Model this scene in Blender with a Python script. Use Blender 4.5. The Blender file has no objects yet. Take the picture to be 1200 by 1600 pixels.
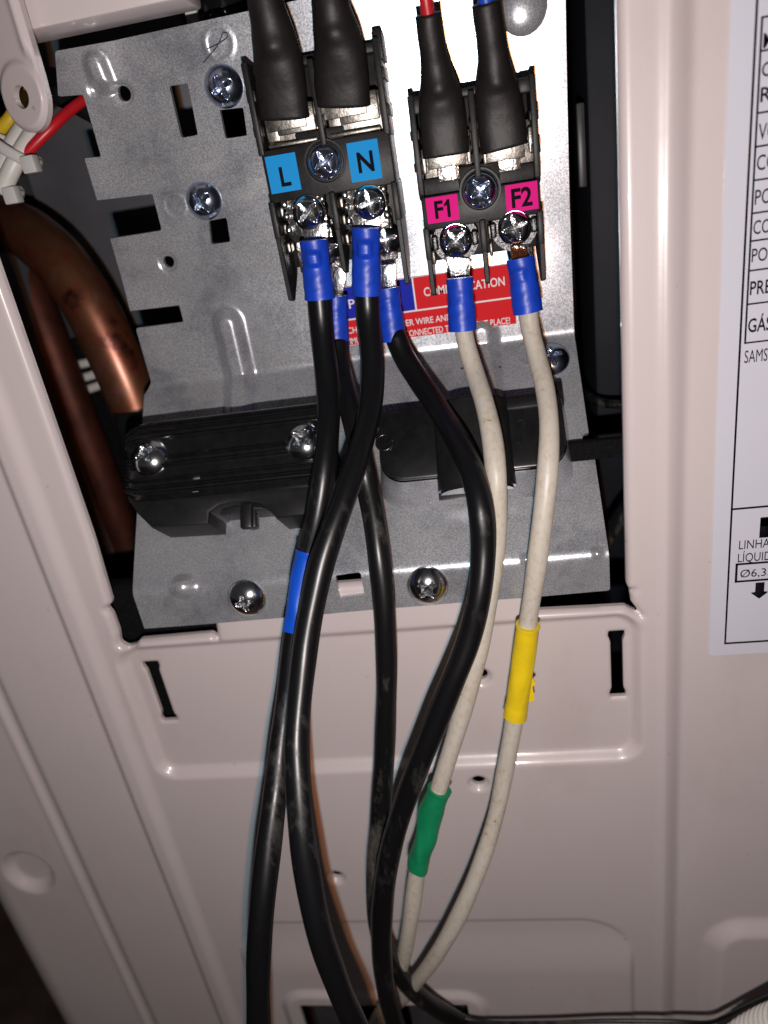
import bpy, bmesh, math, random
import numpy as np
from mathutils import Vector, Matrix

rng = np.random.RandomState(7)
random.seed(7)
scene = bpy.context.scene
col = scene.collection
MM = 0.001
LIFT = 400.0                      # camera axis origin sits 400 mm above the floor

# ------------------------------------------------------------------ camera
# X right along the cabinet, Y into the cabinet, Z up, millimetres
FPX = 1160.0
_r = np.array([7400, -700, -1160.0]); _r /= np.linalg.norm(_r)
_d = np.array([420, 2500, 1160.0]); _d -= _r * (_d @ _r); _d /= np.linalg.norm(_d)
_n = np.cross(_r, _d)
CM = np.array([_r, _n, -_d])
EYE = np.array([0.0, -150.0, 0.0])

cam_data = bpy.data.cameras.new('camera')
cam = bpy.data.objects.new('camera', cam_data)
col.objects.link(cam)
cam_data.sensor_fit = 'VERTICAL'
cam_data.sensor_height = 36.0
cam_data.lens = FPX / 1600.0 * 36.0
cam_data.clip_start = 0.005
cam_data.clip_end = 50.0
ax_x, ax_y, ax_z = CM[:, 0], -CM[:, 1], -CM[:, 2]
cam.matrix_world = Matrix((
    (ax_x[0], ax_y[0], ax_z[0], EYE[0] * MM),
    (ax_x[1], ax_y[1], ax_z[1], EYE[1] * MM),
    (ax_x[2], ax_y[2], ax_z[2], (EYE[2] + LIFT) * MM),
    (0, 0, 0, 1)))
cam_data.dof.use_dof = True
cam_data.dof.focus_distance = 0.160
cam_data.dof.aperture_fstop = cam_data.lens / 2.0      # 2 mm pupil, as a phone has
scene.camera = cam

# ------------------------------------------------------------------ world, flash, exposure
world = bpy.data.worlds.new('World')
scene.world = world
world.use_nodes = True
bg = world.node_tree.nodes['Background']
bg.inputs['Color'].default_value = (0.9, 0.95, 1.0, 1)
bg.inputs['Strength'].default_value = 0.024

def flash(name, off, colour, watts, radius):
    d = bpy.data.lights.new(name, 'POINT')
    d.color = colour
    d.energy = watts
    d.shadow_soft_size = radius
    o = bpy.data.objects.new(name, d)
    p = EYE + CM @ np.array(off)
    o.location = (p[0] * MM, p[1] * MM, (p[2] + LIFT) * MM)
    col.objects.link(o)
# the phone's two-tone flash sits just below the lens: a cool and a warm diode side by side
FL = 1.43
flash('flash_diode', (-0.8, 26.0, -1.0), (0.64, 0.865, 0.965), 0.72 * FL, 0.0011)
flash('flash_diode', (2.6, 26.0, -1.0), (1.0, 0.42, 0.17), 0.40 * FL, 0.0011)

scene.view_settings.view_transform = 'Standard'
scene.view_settings.look = 'None'
scene.view_settings.exposure = 0.0
scene.view_settings.gamma = 1.0
scene.view_settings.use_curve_mapping = False
scene.render.engine = 'CYCLES'
scene.render.resolution_x = 768
scene.render.resolution_y = 1024

# ------------------------------------------------------------------ placing helpers
def ray(u, v):
    return CM @ np.array([(u - 600) / FPX, (v - 800) / FPX, 1.0])
def at(u, v, Y):
    q = ray(u, v)
    return EYE + q * ((Y - EYE[1]) / q[1])
def on_plane(u, v, P, N):
    q = ray(u, v)
    return EYE + q * (((np.array(P) - EYE) @ N) / (q @ N))
def image_row(P):
    c = CM.T @ (np.asarray(P) - EYE)
    return 800 + FPX * c[1] / c[2]
def XZ(u, v, Y=0.0):
    p = at(u, v, Y)
    return (p[0], p[2])

# ------------------------------------------------------------------ materials
def new_mat(name):
    m = bpy.data.materials.new(name)
    m.use_nodes = True
    nt = m.node_tree
    return m, nt, nt.nodes['Principled BSDF']

def setp(b, **k):
    for key, v in k.items():
        b.inputs[key.replace('_', ' ')].default_value = v

def noise(nt, scale, detail=4, rough=0.6, coord='Object', stretch=None):
    tc = nt.nodes.new('ShaderNodeTexCoord')
    n = nt.nodes.new('ShaderNodeTexNoise')
    n.inputs['Scale'].default_value = scale
    n.inputs['Detail'].default_value = detail
    n.inputs['Roughness'].default_value = rough
    if stretch:
        mp = nt.nodes.new('ShaderNodeMapping')
        mp.inputs['Scale'].default_value = stretch
        nt.links.new(tc.outputs[coord], mp.inputs['Vector'])
        nt.links.new(mp.outputs['Vector'], n.inputs['Vector'])
    else:
        nt.links.new(tc.outputs[coord], n.inputs['Vector'])
    return n

def ramp(nt, src, stops):
    r = nt.nodes.new('ShaderNodeValToRGB')
    el = r.color_ramp.elements
    while len(el) < len(stops):
        el.new(0.5)
    for e, (p, c) in zip(el, stops):
        e.position = p
        e.color = tuple(c) + (1,) if len(c) == 3 else c
    nt.links.new(src, r.inputs['Fac'])
    return r

def bump(nt, b, src, strength, dist):
    bp = nt.nodes.new('ShaderNodeBump')
    bp.inputs['Strength'].default_value = strength
    bp.inputs['Distance'].default_value = dist
    nt.links.new(src, bp.inputs['Height'])
    nt.links.new(bp.outputs['Normal'], b.inputs['Normal'])

def g3(v):
    return (v, v, v)

MAT = {}
def simple(name, colour, rough=0.5, metal=0.0, coat=0.0, var=0.0, scale=120, bmp=0.0, bscale=800, bdist=0.0002, spec=0.5):
    m, nt, b = new_mat(name)
    setp(b, Roughness=rough, Metallic=metal)
    b.inputs['Coat Weight'].default_value = coat
    b.inputs['Specular IOR Level'].default_value = spec
    c = np.array(colour)
    if var > 0:
        n = noise(nt, scale, 5)
        r = ramp(nt, n.outputs['Fac'], [(0.3, c * (1 - var)), (0.7, np.minimum(c * (1 + var), 1))])
        nt.links.new(r.outputs['Color'], b.inputs['Base Color'])
    else:
        b.inputs['Base Color'].default_value = (*colour, 1)
    if bmp > 0:
        nb = noise(nt, bscale, 3)
        bump(nt, b, nb.outputs['Fac'], bmp, bdist)
    MAT[name] = m
    return m

# beige powder paint
m, nt, b = new_mat('beige_paint')
n1 = noise(nt, 14, 3)
r1 = ramp(nt, n1.outputs['Fac'], [(0.25, (0.60, 0.53, 0.532)), (0.75, (0.635, 0.562, 0.562))])
n2 = noise(nt, 420, 2)
r2 = ramp(nt, n2.outputs['Fac'], [(0.735, (1, 1, 1)), (0.79, (0.55, 0.48, 0.42))])
mx = nt.nodes.new('ShaderNodeMix'); mx.data_type = 'RGBA'; mx.blend_type = 'MULTIPLY'; mx.inputs[0].default_value = 0.7
nt.links.new(r1.outputs['Color'], mx.inputs[6]); nt.links.new(r2.outputs['Color'], mx.inputs[7])
n5 = noise(nt, 38, 7, 0.72, stretch=(1, 1, 0.45))
r5 = ramp(nt, n5.outputs['Fac'], [(0.34, (1, 1, 1)), (0.55, (0.985, 0.975, 0.965)), (0.72, (0.90, 0.87, 0.845))])
mx5 = nt.nodes.new('ShaderNodeMix'); mx5.data_type = 'RGBA'; mx5.blend_type = 'MULTIPLY'; mx5.inputs[0].default_value = 0.8
nt.links.new(mx.outputs[2], mx5.inputs[6]); nt.links.new(r5.outputs['Color'], mx5.inputs[7])
nt.links.new(mx5.outputs[2], b.inputs['Base Color'])
r6 = ramp(nt, n5.outputs['Fac'], [(0.35, g3(0.26)), (0.7, g3(0.42))])
nt.links.new(r6.outputs['Color'], b.inputs['Roughness'])
b.inputs['Coat Weight'].default_value = 0.35
b.inputs['Coat Roughness'].default_value = 0.06
nb = noise(nt, 900, 2); bump(nt, b, nb.outputs['Fac'], 0.12, 0.00008)
MAT['beige_paint'] = m

# galvanised sheet: fine spangle, scuffs
m, nt, b = new_mat('galvanised_steel')
n1 = noise(nt, 2900, 2, 0.5)
r1 = ramp(nt, n1.outputs['Fac'], [(0.34, (0.49, 0.50, 0.53)), (0.66, (0.67, 0.685, 0.715))])
n3 = noise(nt, 70, 9, 0.72)
r3 = ramp(nt, n3.outputs['Fac'], [(0.36, (0.62, 0.63, 0.66)), (0.50, (0.90, 0.90, 0.92)), (0.66, (1.0, 1.0, 1.0))])
mx = nt.nodes.new('ShaderNodeMix'); mx.data_type = 'RGBA'; mx.blend_type = 'MULTIPLY'; mx.inputs[0].default_value = 1
nt.links.new(r1.outputs['Color'], mx.inputs[6]); nt.links.new(r3.outputs['Color'], mx.inputs[7])
n4 = noise(nt, 70, 5, 0.65, stretch=(0.35, 1, 1.6))
r4 = ramp(nt, n4.outputs['Fac'], [(0.64, (0, 0, 0)), (0.74, (1, 1, 1))])
mx2 = nt.nodes.new('ShaderNodeMix'); mx2.data_type = 'RGBA'
nt.links.new(r4.outputs['Color'], mx2.inputs[0]); nt.links.new(mx.outputs[2], mx2.inputs[6]); mx2.inputs[7].default_value = (0.66, 0.66, 0.67, 1)
nt.links.new(mx2.outputs[2], b.inputs['Base Color'])
rr = ramp(nt, n1.outputs['Fac'], [(0.3, g3(0.24)), (0.7, g3(0.32))])
nt.links.new(rr.outputs['Color'], b.inputs['Roughness'])
setp(b, Metallic=0.60)
bump(nt, b, n1.outputs['Fac'], 0.09, 0.00005)
MAT['galvanised_steel'] = m

# black cable jacket with chalky dust
def cable_mat(name, base, dust, lo, hi, rough, scale=260):
    m, nt, b = new_mat(name)
    n1 = noise(nt, scale, 6, 0.7, stretch=(1, 1, 0.35))
    n0 = noise(nt, 22, 2)
    ad = nt.nodes.new('ShaderNodeMath'); ad.operation = 'MULTIPLY'
    r0 = ramp(nt, n0.outputs['Fac'], [(0.40, g3(0.72)), (0.66, g3(1.12))])
    nt.links.new(n1.outputs['Fac'], ad.inputs[0]); nt.links.new(r0.outputs['Color'], ad.inputs[1])
    r = ramp(nt, ad.outputs[0], [(lo, base), (hi, dust)])
    nt.links.new(r.outputs['Color'], b.inputs['Base Color'])
    b.inputs['Specular IOR Level'].default_value = 0.42
    rg = ramp(nt, ad.outputs[0], [(lo, g3(rough)), (hi, g3(min(1, rough + 0.35)))])
    nt.links.new(rg.outputs['Color'], b.inputs['Roughness'])
    bump(nt, b, n1.outputs['Fac'], 0.15, 0.00015)
    MAT[name] = m
cable_mat('black_jacket', (0.0045, 0.0045, 0.0055), (0.05, 0.047, 0.044), 0.49, 0.80, 0.33)
cable_mat('dusty_black_jacket', (0.006, 0.006, 0.0065), (0.10, 0.09, 0.08), 0.46, 0.74, 0.32)

m, nt, b = new_mat('white_jacket')
n1 = noise(nt, 1000, 3, 0.6, stretch=(1, 1, 0.6))
n0 = noise(nt, 45, 3)
mu = nt.nodes.new('ShaderNodeMath'); mu.operation = 'ADD'
r0 = ramp(nt, n0.outputs['Fac'], [(0.35, g3(0.0)), (0.75, g3(0.16))])
nt.links.new(n1.outputs['Fac'], mu.inputs[0]); nt.links.new(r0.outputs['Color'], mu.inputs[1])
r = ramp(nt, mu.outputs[0], [(0.52, (0.55, 0.505, 0.44)), (0.74, (0.48, 0.415, 0.325)), (0.81, (0.17, 0.105, 0.05))])
nt.links.new(r.outputs['Color'], b.inputs['Base Color'])
setp(b, Roughness=0.42)
MAT['white_jacket'] = m

# heat-stained copper
m, nt, b = new_mat('copper_pipe')
n1 = noise(nt, 95, 8, 0.66)
r1 = ramp(nt, n1.outputs['Fac'], [(0.32, (0.05, 0.014, 0.012)), (0.44, (0.24, 0.066, 0.034)), (0.54, (0.20, 0.085, 0.040)), (0.66, (0.24, 0.095, 0.085))])
nt.links.new(r1.outputs['Color'], b.inputs['Base Color'])
rg = ramp(nt, n1.outputs['Fac'], [(0.3, g3(0.28)), (0.7, g3(0.52))])
nt.links.new(rg.outputs['Color'], b.inputs['Roughness'])
setp(b, Metallic=0.75)
b.inputs['Coat Weight'].default_value = 0.6
b.inputs['Coat Roughness'].default_value = 0.30
MAT['copper_pipe'] = m

simple('dull_zinc', (0.11, 0.11, 0.115), 0.38, 1.0, var=0.4, scale=700, bmp=0.6, bscale=800, bdist=0.0006)
simple('tarnished_copper', (0.085, 0.022, 0.013), 0.55, 0.6, var=0.5, scale=90)
simple('tinned_metal', (0.72, 0.70, 0.68), 0.22, 1.0, var=0.12, scale=600, bmp=0.5, bscale=900, bdist=0.0003)
simple('rough_tin', (0.27, 0.25, 0.225), 0.36, 1.0, var=0.55, scale=420, bmp=0.18, bscale=1100, bdist=0.0004)
simple('screw_zinc', (0.60, 0.68, 0.86), 0.21, 1.0, var=0.10, scale=500, bmp=0.25, bscale=700, bdist=0.0001)
simple('screw_nickel', (0.74, 0.75, 0.78), 0.17, 1.0, var=0.12, scale=400, bmp=0.2, bscale=700, bdist=0.0001)
simple('black_plastic', (0.009, 0.009, 0.010), 0.42, var=0.35, scale=300, bmp=0.12, bscale=900, bdist=0.0001)
simple('gloss_black_plastic', (0.008, 0.008, 0.009), 0.24, coat=0.4, var=0.4, scale=350, bmp=0.10, bscale=600, bdist=0.0001, spec=0.8)
simple('block_plastic', (0.013, 0.0125, 0.013), 0.45, spec=0.30, var=0.4, scale=380, bmp=0.25, bscale=900, bdist=0.00015)
simple('heat_shrink', (0.010, 0.008, 0.008), 0.50, spec=0.4, var=0.35, scale=260, bmp=0.35, bscale=700, bdist=0.0002)
simple('blue_vinyl', (0.006, 0.05, 0.50), 0.40, var=0.18, scale=300, bmp=0.25, bscale=900, bdist=0.0002)
simple('blue_tape', (0.004, 0.075, 0.55), 0.36, var=0.12, scale=200, bmp=0.2, bscale=500, bdist=0.0002)
simple('yellow_tape', (0.80, 0.58, 0.012), 0.40, var=0.10, scale=160, bmp=0.25, bscale=450, bdist=0.0002)
simple('green_tape', (0.006, 0.22, 0.09), 0.42, var=0.22, scale=160, bmp=0.3, bscale=450, bdist=0.0003)
simple('cyan_sticker', (0.012, 0.30, 0.72), 0.7, spec=0.15)
simple('pink_sticker', (0.75, 0.008, 0.24), 0.7, spec=0.15)
simple('red_print', (0.66, 0.012, 0.018), 0.65, spec=0.15)
simple('blue_print', (0.008, 0.018, 0.40), 0.65, spec=0.15)
simple('white_print', (0.75, 0.72, 0.74), 0.5)
simple('black_ink', (0.008, 0.007, 0.009), 0.8, spec=0.05)
simple('label_film', (0.62, 0.62, 0.70), 0.28, var=0.02, scale=30)
simple('red_wire', (0.52, 0.012, 0.02), 0.36, var=0.1)
simple('blue_wire', (0.012, 0.06, 0.45), 0.36)
simple('yellow_wire', (0.62, 0.42, 0.02), 0.4)
simple('white_plastic', (0.66, 0.64, 0.60), 0.4, var=0.06)
simple('milky_nylon', (0.58, 0.57, 0.55), 0.35)
simple('dark_metal', (0.009, 0.010, 0.015), 0.6, 0.0, spec=0.25, var=0.3, scale=60)
simple('grey_metal', (0.12, 0.122, 0.135), 0.45, 0.2, var=0.12, scale=60)
simple('foam_black', (0.005, 0.005, 0.006), 0.9, spec=0.15, var=0.5, scale=900, bmp=1.0, bscale=1500, bdist=0.0008)
simple('bare_copper', (0.80, 0.32, 0.16), 0.28, 1.0)
simple('floor_stone', (0.06, 0.035, 0.028), 0.7, var=0.6, scale=25)
simple('grey_gland', (0.05, 0.05, 0.053), 0.4, var=0.3)
simple('painted_glint', (0.16, 0.16, 0.17), 0.4, var=0.8, scale=1500)  # pale mottled grey: flash glints on moulded text, put into the colour
simple('pen_ink', (0.02, 0.015, 0.06), 0.5)

# ------------------------------------------------------------------ object helpers
def props(o, label=None, cat=None, group=None, kind=None):
    if label: o['label'] = label
    if cat: o['category'] = cat
    if group: o['group'] = group
    if kind: o['kind'] = kind
    return o

def thing(name, P, label, cat, group=None):
    o = bpy.data.objects.new(name, None)
    o.empty_display_size = 0.005
    o.location = (P[0] * MM, P[1] * MM, (P[2] + LIFT) * MM)
    col.objects.link(o)
    return props(o, label, cat, group)

def wloc(o):
    v = Vector((0, 0, 0))
    while o is not None:
        v = v + o.location
        o = o.parent
    return v

def place(o, parent, centre):
    if parent is not None:
        o.parent = parent
        o.location = Vector(centre) - wloc(parent)
    else:
        o.location = centre

def mesh_obj(name, V, F, mat, parent=None, smooth=True, sharp=None):
    """V in scene millimetres; becomes one mesh object with its origin at its middle"""
    V = np.asarray(V, dtype=float)
    W = V * MM
    W[:, 2] += LIFT * MM
    c = (W.min(0) + W.max(0)) / 2
    me = bpy.data.meshes.new(name)
    me.from_pydata((W - c).tolist(), [], F)
    me.update()
    me.materials.append(MAT[mat])
    if smooth:
        me.polygons.foreach_set('use_smooth', [True] * len(me.polygons))
        if sharp:
            me.set_sharp_from_angle(angle=math.radians(sharp))
    o = bpy.data.objects.new(name, me)
    col.objects.link(o)
    place(o, parent, c)
    return o

def bm_obj(name, bm, mat, parent=None, sharp=35):
    bm.verts.ensure_lookup_table()
    V = [v.co[:] for v in bm.verts]
    idx = {v: i for i, v in enumerate(bm.verts)}
    F = [[idx[v] for v in f.verts] for f in bm.faces]
    bm.free()
    return mesh_obj(name, V, F, mat, parent, True, sharp)

def add_box(bm, x0, x1, y0, y1, z0, z1, bev=0.0, M=None, seg=2):
    t = bmesh.new()
    bmesh.ops.create_cube(t, size=1)
    bmesh.ops.scale(t, vec=(abs(x1 - x0), abs(y1 - y0), abs(z1 - z0)), verts=t.verts)
    bmesh.ops.translate(t, vec=((x0 + x1) / 2, (y0 + y1) / 2, (z0 + z1) / 2), verts=t.verts)
    if bev > 0:
        bmesh.ops.bevel(t, geom=t.edges[:], offset=bev, segments=seg, profile=0.5, affect='EDGES')
    if M is not None:
        bmesh.ops.transform(t, matrix=M, verts=t.verts)
    merge(bm, t)

def merge(bm, t):
    mp = {v: bm.verts.new(v.co) for v in t.verts}
    for f in t.faces:
        try:
            bm.faces.new([mp[v] for v in f.verts])
        except ValueError:
            pass
    t.free()

def box_obj(name, x0, x1, y0, y1, z0, z1, mat, parent, bev=0.3, M=None, sharp=35):
    bm = bmesh.new()
    add_box(bm, x0, x1, y0, y1, z0, z1, bev, M)
    return bm_obj(name, bm, mat, parent, sharp)

def prism(bm, poly, y0, y1, bev=0.0, M=None):
    """poly of (x,z) extruded along Y from y0 (towards the viewer) to y1"""
    t = bmesh.new()
    a = [t.verts.new((p[0], y0, p[1])) for p in poly]
    c = [t.verts.new((p[0], y1, p[1])) for p in poly]
    t.faces.new(a); t.faces.new(c[::-1])
    for i in range(len(poly)):
        j = (i + 1) % len(poly)
        t.faces.new((a[j], a[i], c[i], c[j]))
    bmesh.ops.recalc_face_normals(t, faces=t.faces)
    if bev > 0:
        bmesh.ops.bevel(t, geom=[e for e in t.edges if abs(e.verts[0].co.y - e.verts[1].co.y) < 1e-6 and e.verts[0].co.y < (y0 + y1) / 2],
                        offset=bev, segments=2, profile=0.5, affect='EDGES')
    if M is not None:
        bmesh.ops.transform(t, matrix=M, verts=t.verts)
    merge(bm, t)

def catmull(P, step=1.4):
    P = np.asarray(P, float)
    Q = np.vstack([2 * P[0] - P[1], P, 2 * P[-1] - P[-2]])
    out = []
    for i in range(1, len(Q) - 2):
        p0, p1, p2, p3 = Q[i - 1], Q[i], Q[i + 1], Q[i + 2]
        n = max(2, int(np.linalg.norm(p2 - p1) / step))
        for k in range(n):
            t = k / n
            out.append(0.5 * ((2 * p1) + (-p0 + p2) * t + (2 * p0 - 5 * p1 + 4 * p2 - p3) * t * t + (-p0 + 3 * p1 - 3 * p2 + p3) * t ** 3))
    out.append(Q[-2])
    return np.array(out)

def tube(path, rx, ry=None, nseg=24, disp=None, caps=True, ref=(0, 1, 0)):
    path = np.asarray(path, float)
    n = len(path)
    rx = np.broadcast_to(np.asarray(rx, float), (n,))
    ry = rx if ry is None else np.broadcast_to(np.asarray(ry, float), (n,))
    T = np.gradient(path, axis=0)
    T /= np.linalg.norm(T, axis=1)[:, None]
    side = np.cross(T, np.array(ref, float))
    side /= np.linalg.norm(side, axis=1)[:, None]
    out = np.cross(side, T)
    s = np.concatenate([[0], np.cumsum(np.linalg.norm(np.diff(path, axis=0), axis=1))])
    th = np.arange(nseg) * 2 * math.pi / nseg
    TH, S = np.meshgrid(th, s)
    R = np.zeros_like(TH) if disp is None else disp(S, TH)
    V = (path[:, None, :] + side[:, None, :] * (np.cos(TH) * (rx[:, None] + R))[:, :, None]
         + out[:, None, :] * (np.sin(TH) * (ry[:, None] + R))[:, :, None]).reshape(-1, 3)
    F = []
    for i in range(n - 1):
        for j in range(nseg):
            k = (j + 1) % nseg
            F.append((i * nseg + j, i * nseg + k, (i + 1) * nseg + k, (i + 1) * nseg + j))
    if caps:
        F.append(tuple(range(nseg - 1, -1, -1)))
        F.append(tuple((n - 1) * nseg + j for j in range(nseg)))
    return V, F

# ---- signed distances in 2-D (positive inside the shape)
def poly_sd(X, Z, poly, rad=0.0):
    P = np.asarray(poly, float)
    d = np.full(X.shape, 1e9)
    inside = np.zeros(X.shape, bool)
    for i in range(len(P)):
        a, b_ = P[i], P[(i + 1) % len(P)]
        e = b_ - a
        wx, wz = X - a[0], Z - a[1]
        t = np.clip((wx * e[0] + wz * e[1]) / (e @ e), 0, 1)
        d = np.minimum(d, (wx - e[0] * t) ** 2 + (wz - e[1] * t) ** 2)
        c1 = (a[1] <= Z) & (b_[1] > Z)
        c2 = (a[1] > Z) & (b_[1] <= Z)
        cr = e[0] * wz - e[1] * wx
        inside ^= (c1 & (cr > 0)) | (c2 & (cr < 0))
    d = np.sqrt(d)
    return np.where(inside, d, -d)
def circ_sd(X, Z, c, r):
    return r - np.hypot(X - c[0], Z - c[1])
def rbox_sd(X, Z, x0, x1, z0, z1, r):
    qx = np.abs(X - (x0 + x1) / 2) - ((x1 - x0) / 2 - r)
    qz = np.abs(Z - (z0 + z1) / 2) - ((z1 - z0) / 2 - r)
    return -(np.hypot(np.maximum(qx, 0), np.maximum(qz, 0)) + np.minimum(np.maximum(qx, qz), 0) - r)
def seg_d(X, Z, a, b_):
    a = np.array(a, float); b_ = np.array(b_, float); e = b_ - a
    t = np.clip(((X - a[0]) * e[0] + (Z - a[1]) * e[1]) / (e @ e), 0, 1)
    return np.hypot(X - a[0] - e[0] * t, Z - a[1] - e[1] * t)
def sstep(x, a, b_):
    t = np.clip((x - a) / (b_ - a), 0, 1)
    return t * t * (3 - 2 * t)

def sheet(name, xs, zs, sdf, hfun, mapf, thick, mat, parent=None):
    """pressed sheet metal: grid clipped along sdf=0, raised by hfun, folded in space by mapf"""
    X, Z = np.meshgrid(xs, zs)
    S = sdf(X, Z)
    nz, nx = X.shape
    ids = np.full(X.shape, -1, int)
    ins = S > 0
    ids[ins] = np.arange(ins.sum())
    px = list(X[ins]); pz = list(Z[ins])
    c = ins[:-1, :-1].astype(int) + ins[:-1, 1:] + ins[1:, 1:] + ins[1:, :-1]
    full = c == 4
    jj, ii = np.nonzero(full)
    F = np.stack([ids[jj, ii], ids[jj, ii + 1], ids[jj + 1, ii + 1], ids[jj + 1, ii]], 1).tolist()
    cross = {}
    def cut(a, b_):
        k = (a, b_) if a < b_ else (b_, a)
        if k not in cross:
            sa, sb = S[a], S[b_]
            t = sa / (sa - sb)
            cross[k] = len(px)
            px.append(X[a] + (X[b_] - X[a]) * t); pz.append(Z[a] + (Z[b_] - Z[a]) * t)
        return cross[k]
    rim = []
    jj, ii = np.nonzero((c > 0) & (c < 4))
    for j, i in zip(jj, ii):
        cs = [(j, i), (j, i + 1), (j + 1, i + 1), (j + 1, i)]
        poly = []; ce = []
        for k in range(4):
            a, b_ = cs[k], cs[(k + 1) % 4]
            if ins[a]: poly.append(int(ids[a]))
            if ins[a] != ins[b_]:
                q = cut(a, b_); poly.append(q); ce.append((q, bool(ins[a])))
        if len(poly) >= 3: F.append(poly)
        if len(ce) == 2:
            (q0, leave0), (q1, _) = ce
            rim.append((q0, q1) if leave0 else (q1, q0))
    px = np.array(px); pz = np.array(pz)
    h = hfun(px, pz)
    V = mapf(px, pz, h)
    n = len(V)
    rv = sorted({q for r_ in rim for q in r_})
    fr = {q: n + k for k, q in enumerate(rv)}
    bk = {q: n + len(rv) + k for k, q in enumerate(rv)}
    Vf = V[rv]
    Vb = mapf(px[rv], pz[rv], h[rv] - thick)
    for a, b_ in rim:
        F.append([fr[b_], fr[a], bk[a], bk[b_]])
    return mesh_obj(name, np.vstack([V, Vf, Vb]), F, mat, parent)

# ---- lettering
def text_mesh(name, s, x, z, Y, height, mat, parent, width=None, bold=0.0, slope=0.0, align='LEFT', condense=1.0):
    cu = bpy.data.curves.new(name, 'FONT')
    cu.body = s
    cu.size = 1.0
    cu.offset = bold
    cu.resolution_u = 3
    o = bpy.data.objects.new(name, cu)
    col.objects.link(o)
    dg = bpy.context.evaluated_depsgraph_get()
    me = bpy.data.meshes.new_from_object(o.evaluated_get(dg))
    bpy.data.objects.remove(o)
    V = np.array([v.co[:] for v in me.vertices])
    F = [list(p.vertices) for p in me.polygons]
    bpy.data.meshes.remove(me)
    k = height / 0.69
    kx = k * condense
    mn, mxx = V[:, 0].min(), V[:, 0].max()
    if width is not None:
        kx = width / (mxx - mn)
    xx = (V[:, 0] - mn) * kx
    if align == 'CENTER':
        xx -= (mxx - mn) * kx / 2
    W = np.stack([x + xx, np.full(len(V), Y), z + V[:, 1] * k + xx * slope], 1)
    return mesh_obj(name, W, F, mat, parent, smooth=False)

# ---- screw head (cross recess) as a polar height field, axis +Z, built once per kind
def screw_mesh(name, R, H, mat, cross=0.62, flat=0.0, washer=0.0, depth=None):
    nr, nt_ = 34, 64
    depth = depth or H * 0.62
    V = []; F = []
    rad = (R * R + H * H) / (2 * H)
    for i in range(nr + 1):
        r = R * i / nr
        for j in range(nt_):
            a = 2 * math.pi * j / nt_
            x, y = r * math.cos(a), r * math.sin(a)
            h = math.sqrt(max(rad * rad - r * r, 0)) - (rad - H)
            h = min(h, H * (1 - flat))
            w = R * 0.135
            L = R * cross
            def inside(p, q):
                if abs(p) > L: return 0
                e = max(0.0, min(1.0, (w * (1.05 - 0.25 * abs(p) / L) - abs(q)) / (w * 0.35)))
                return e * max(0.0, 1 - (abs(p) / L) ** 2.2)
            d = max(inside(x, y), inside(y, x))
            d = max(d, max(0, 1 - (math.hypot(x, y) / (R * 0.26)) ** 3))
            h -= depth * d
            V.append((x, y, h))
    for i in range(nr):
        for j in range(nt_):
            k = (j + 1) % nt_
            F.append((i * nt_ + j, (i + 1) * nt_ + j, (i + 1) * nt_ + k, i * nt_ + k))
    b0 = len(V)
    top = nr * nt_
    for j in range(nt_):
        a = 2 * math.pi * j / nt_
        V.append((R * math.cos(a), R * math.sin(a), -0.5))
    for j in range(nt_):
        k = (j + 1) % nt_
        F.append((top + j, b0 + j, b0 + k, top + k))
    if washer:
        prof = [(R * 0.9, 0.05), (washer - 0.25, 0.05), (washer, -0.15), (washer, -0.6)]
        s0 = len(V)
        for (r, z) in prof:
            for j in range(nt_):
                a = 2 * math.pi * j / nt_
                V.append((r * math.cos(a), r * math.sin(a), z))
        for i in range(len(prof) - 1):
            for j in range(nt_):
                k = (j + 1) % nt_
                F.append((s0 + i * nt_ + j, s0 + (i + 1) * nt_ + j, s0 + (i + 1) * nt_ + k, s0 + i * nt_ + k))
    me = bpy.data.meshes.new(name)
    me.from_pydata([(a * MM, b_ * MM, c_ * MM) for a, b_, c_ in V], [], F)
    me.polygons.foreach_set('use_smooth', [True] * len(me.polygons))
    me.set_sharp_from_angle(angle=math.radians(38))
    me.materials.append(MAT[mat])
    return me

def put_screw(me, P, N, spin, parent, name='screw', label=None):
    o = bpy.data.objects.new(name, me)
    col.objects.link(o)
    q = Vector(N).normalized().to_track_quat('Z', 'Y')
    o.rotation_mode = 'QUATERNION'
    from mathutils import Quaternion
    o.rotation_quaternion = q @ Quaternion((0, 0, 1), math.radians(spin))
    place(o, parent, (P[0] * MM, P[1] * MM, (P[2] + LIFT) * MM))
    if label: o['label'] = label
    return o

OUT = np.array([0.0, -1.0, 0.0])

# ================================================================== SETTING
def quad_sheet(name, pts, mat, kind='structure'):
    o = mesh_obj(name, pts, [[0, 1, 2, 3]], mat, None, smooth=False)
    props(o, kind=kind)
    return o
FZ = -LIFT
quad_sheet('floor', [(-3000, -3000, FZ), (3000, -3000, FZ), (3000, 3000, FZ), (-3000, 3000, FZ)], 'floor_stone')

def wall_obj(name, *a, mat='dark_metal'):
    o = box_obj(name, *a, mat, None, bev=0.0)
    props(o, kind='structure')
    return o
wall_obj('compartment_back_wall', -176, 126, 118, 120, -380, 120, mat='dark_metal')
wall_obj('compartment_side_wall', -146, -143, 8, 117, -380, 120, mat='grey_metal')
wall_obj('compartment_partition', 58, 60, 8, 117, -380, 120, mat='dark_metal')

# ================================================================== CABINET
cab = thing('outdoor_unit_cabinet', (0, 0, -330), 'beige painted sheet metal cabinet panel with a large open wiring hatch', 'cabinet')

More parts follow.
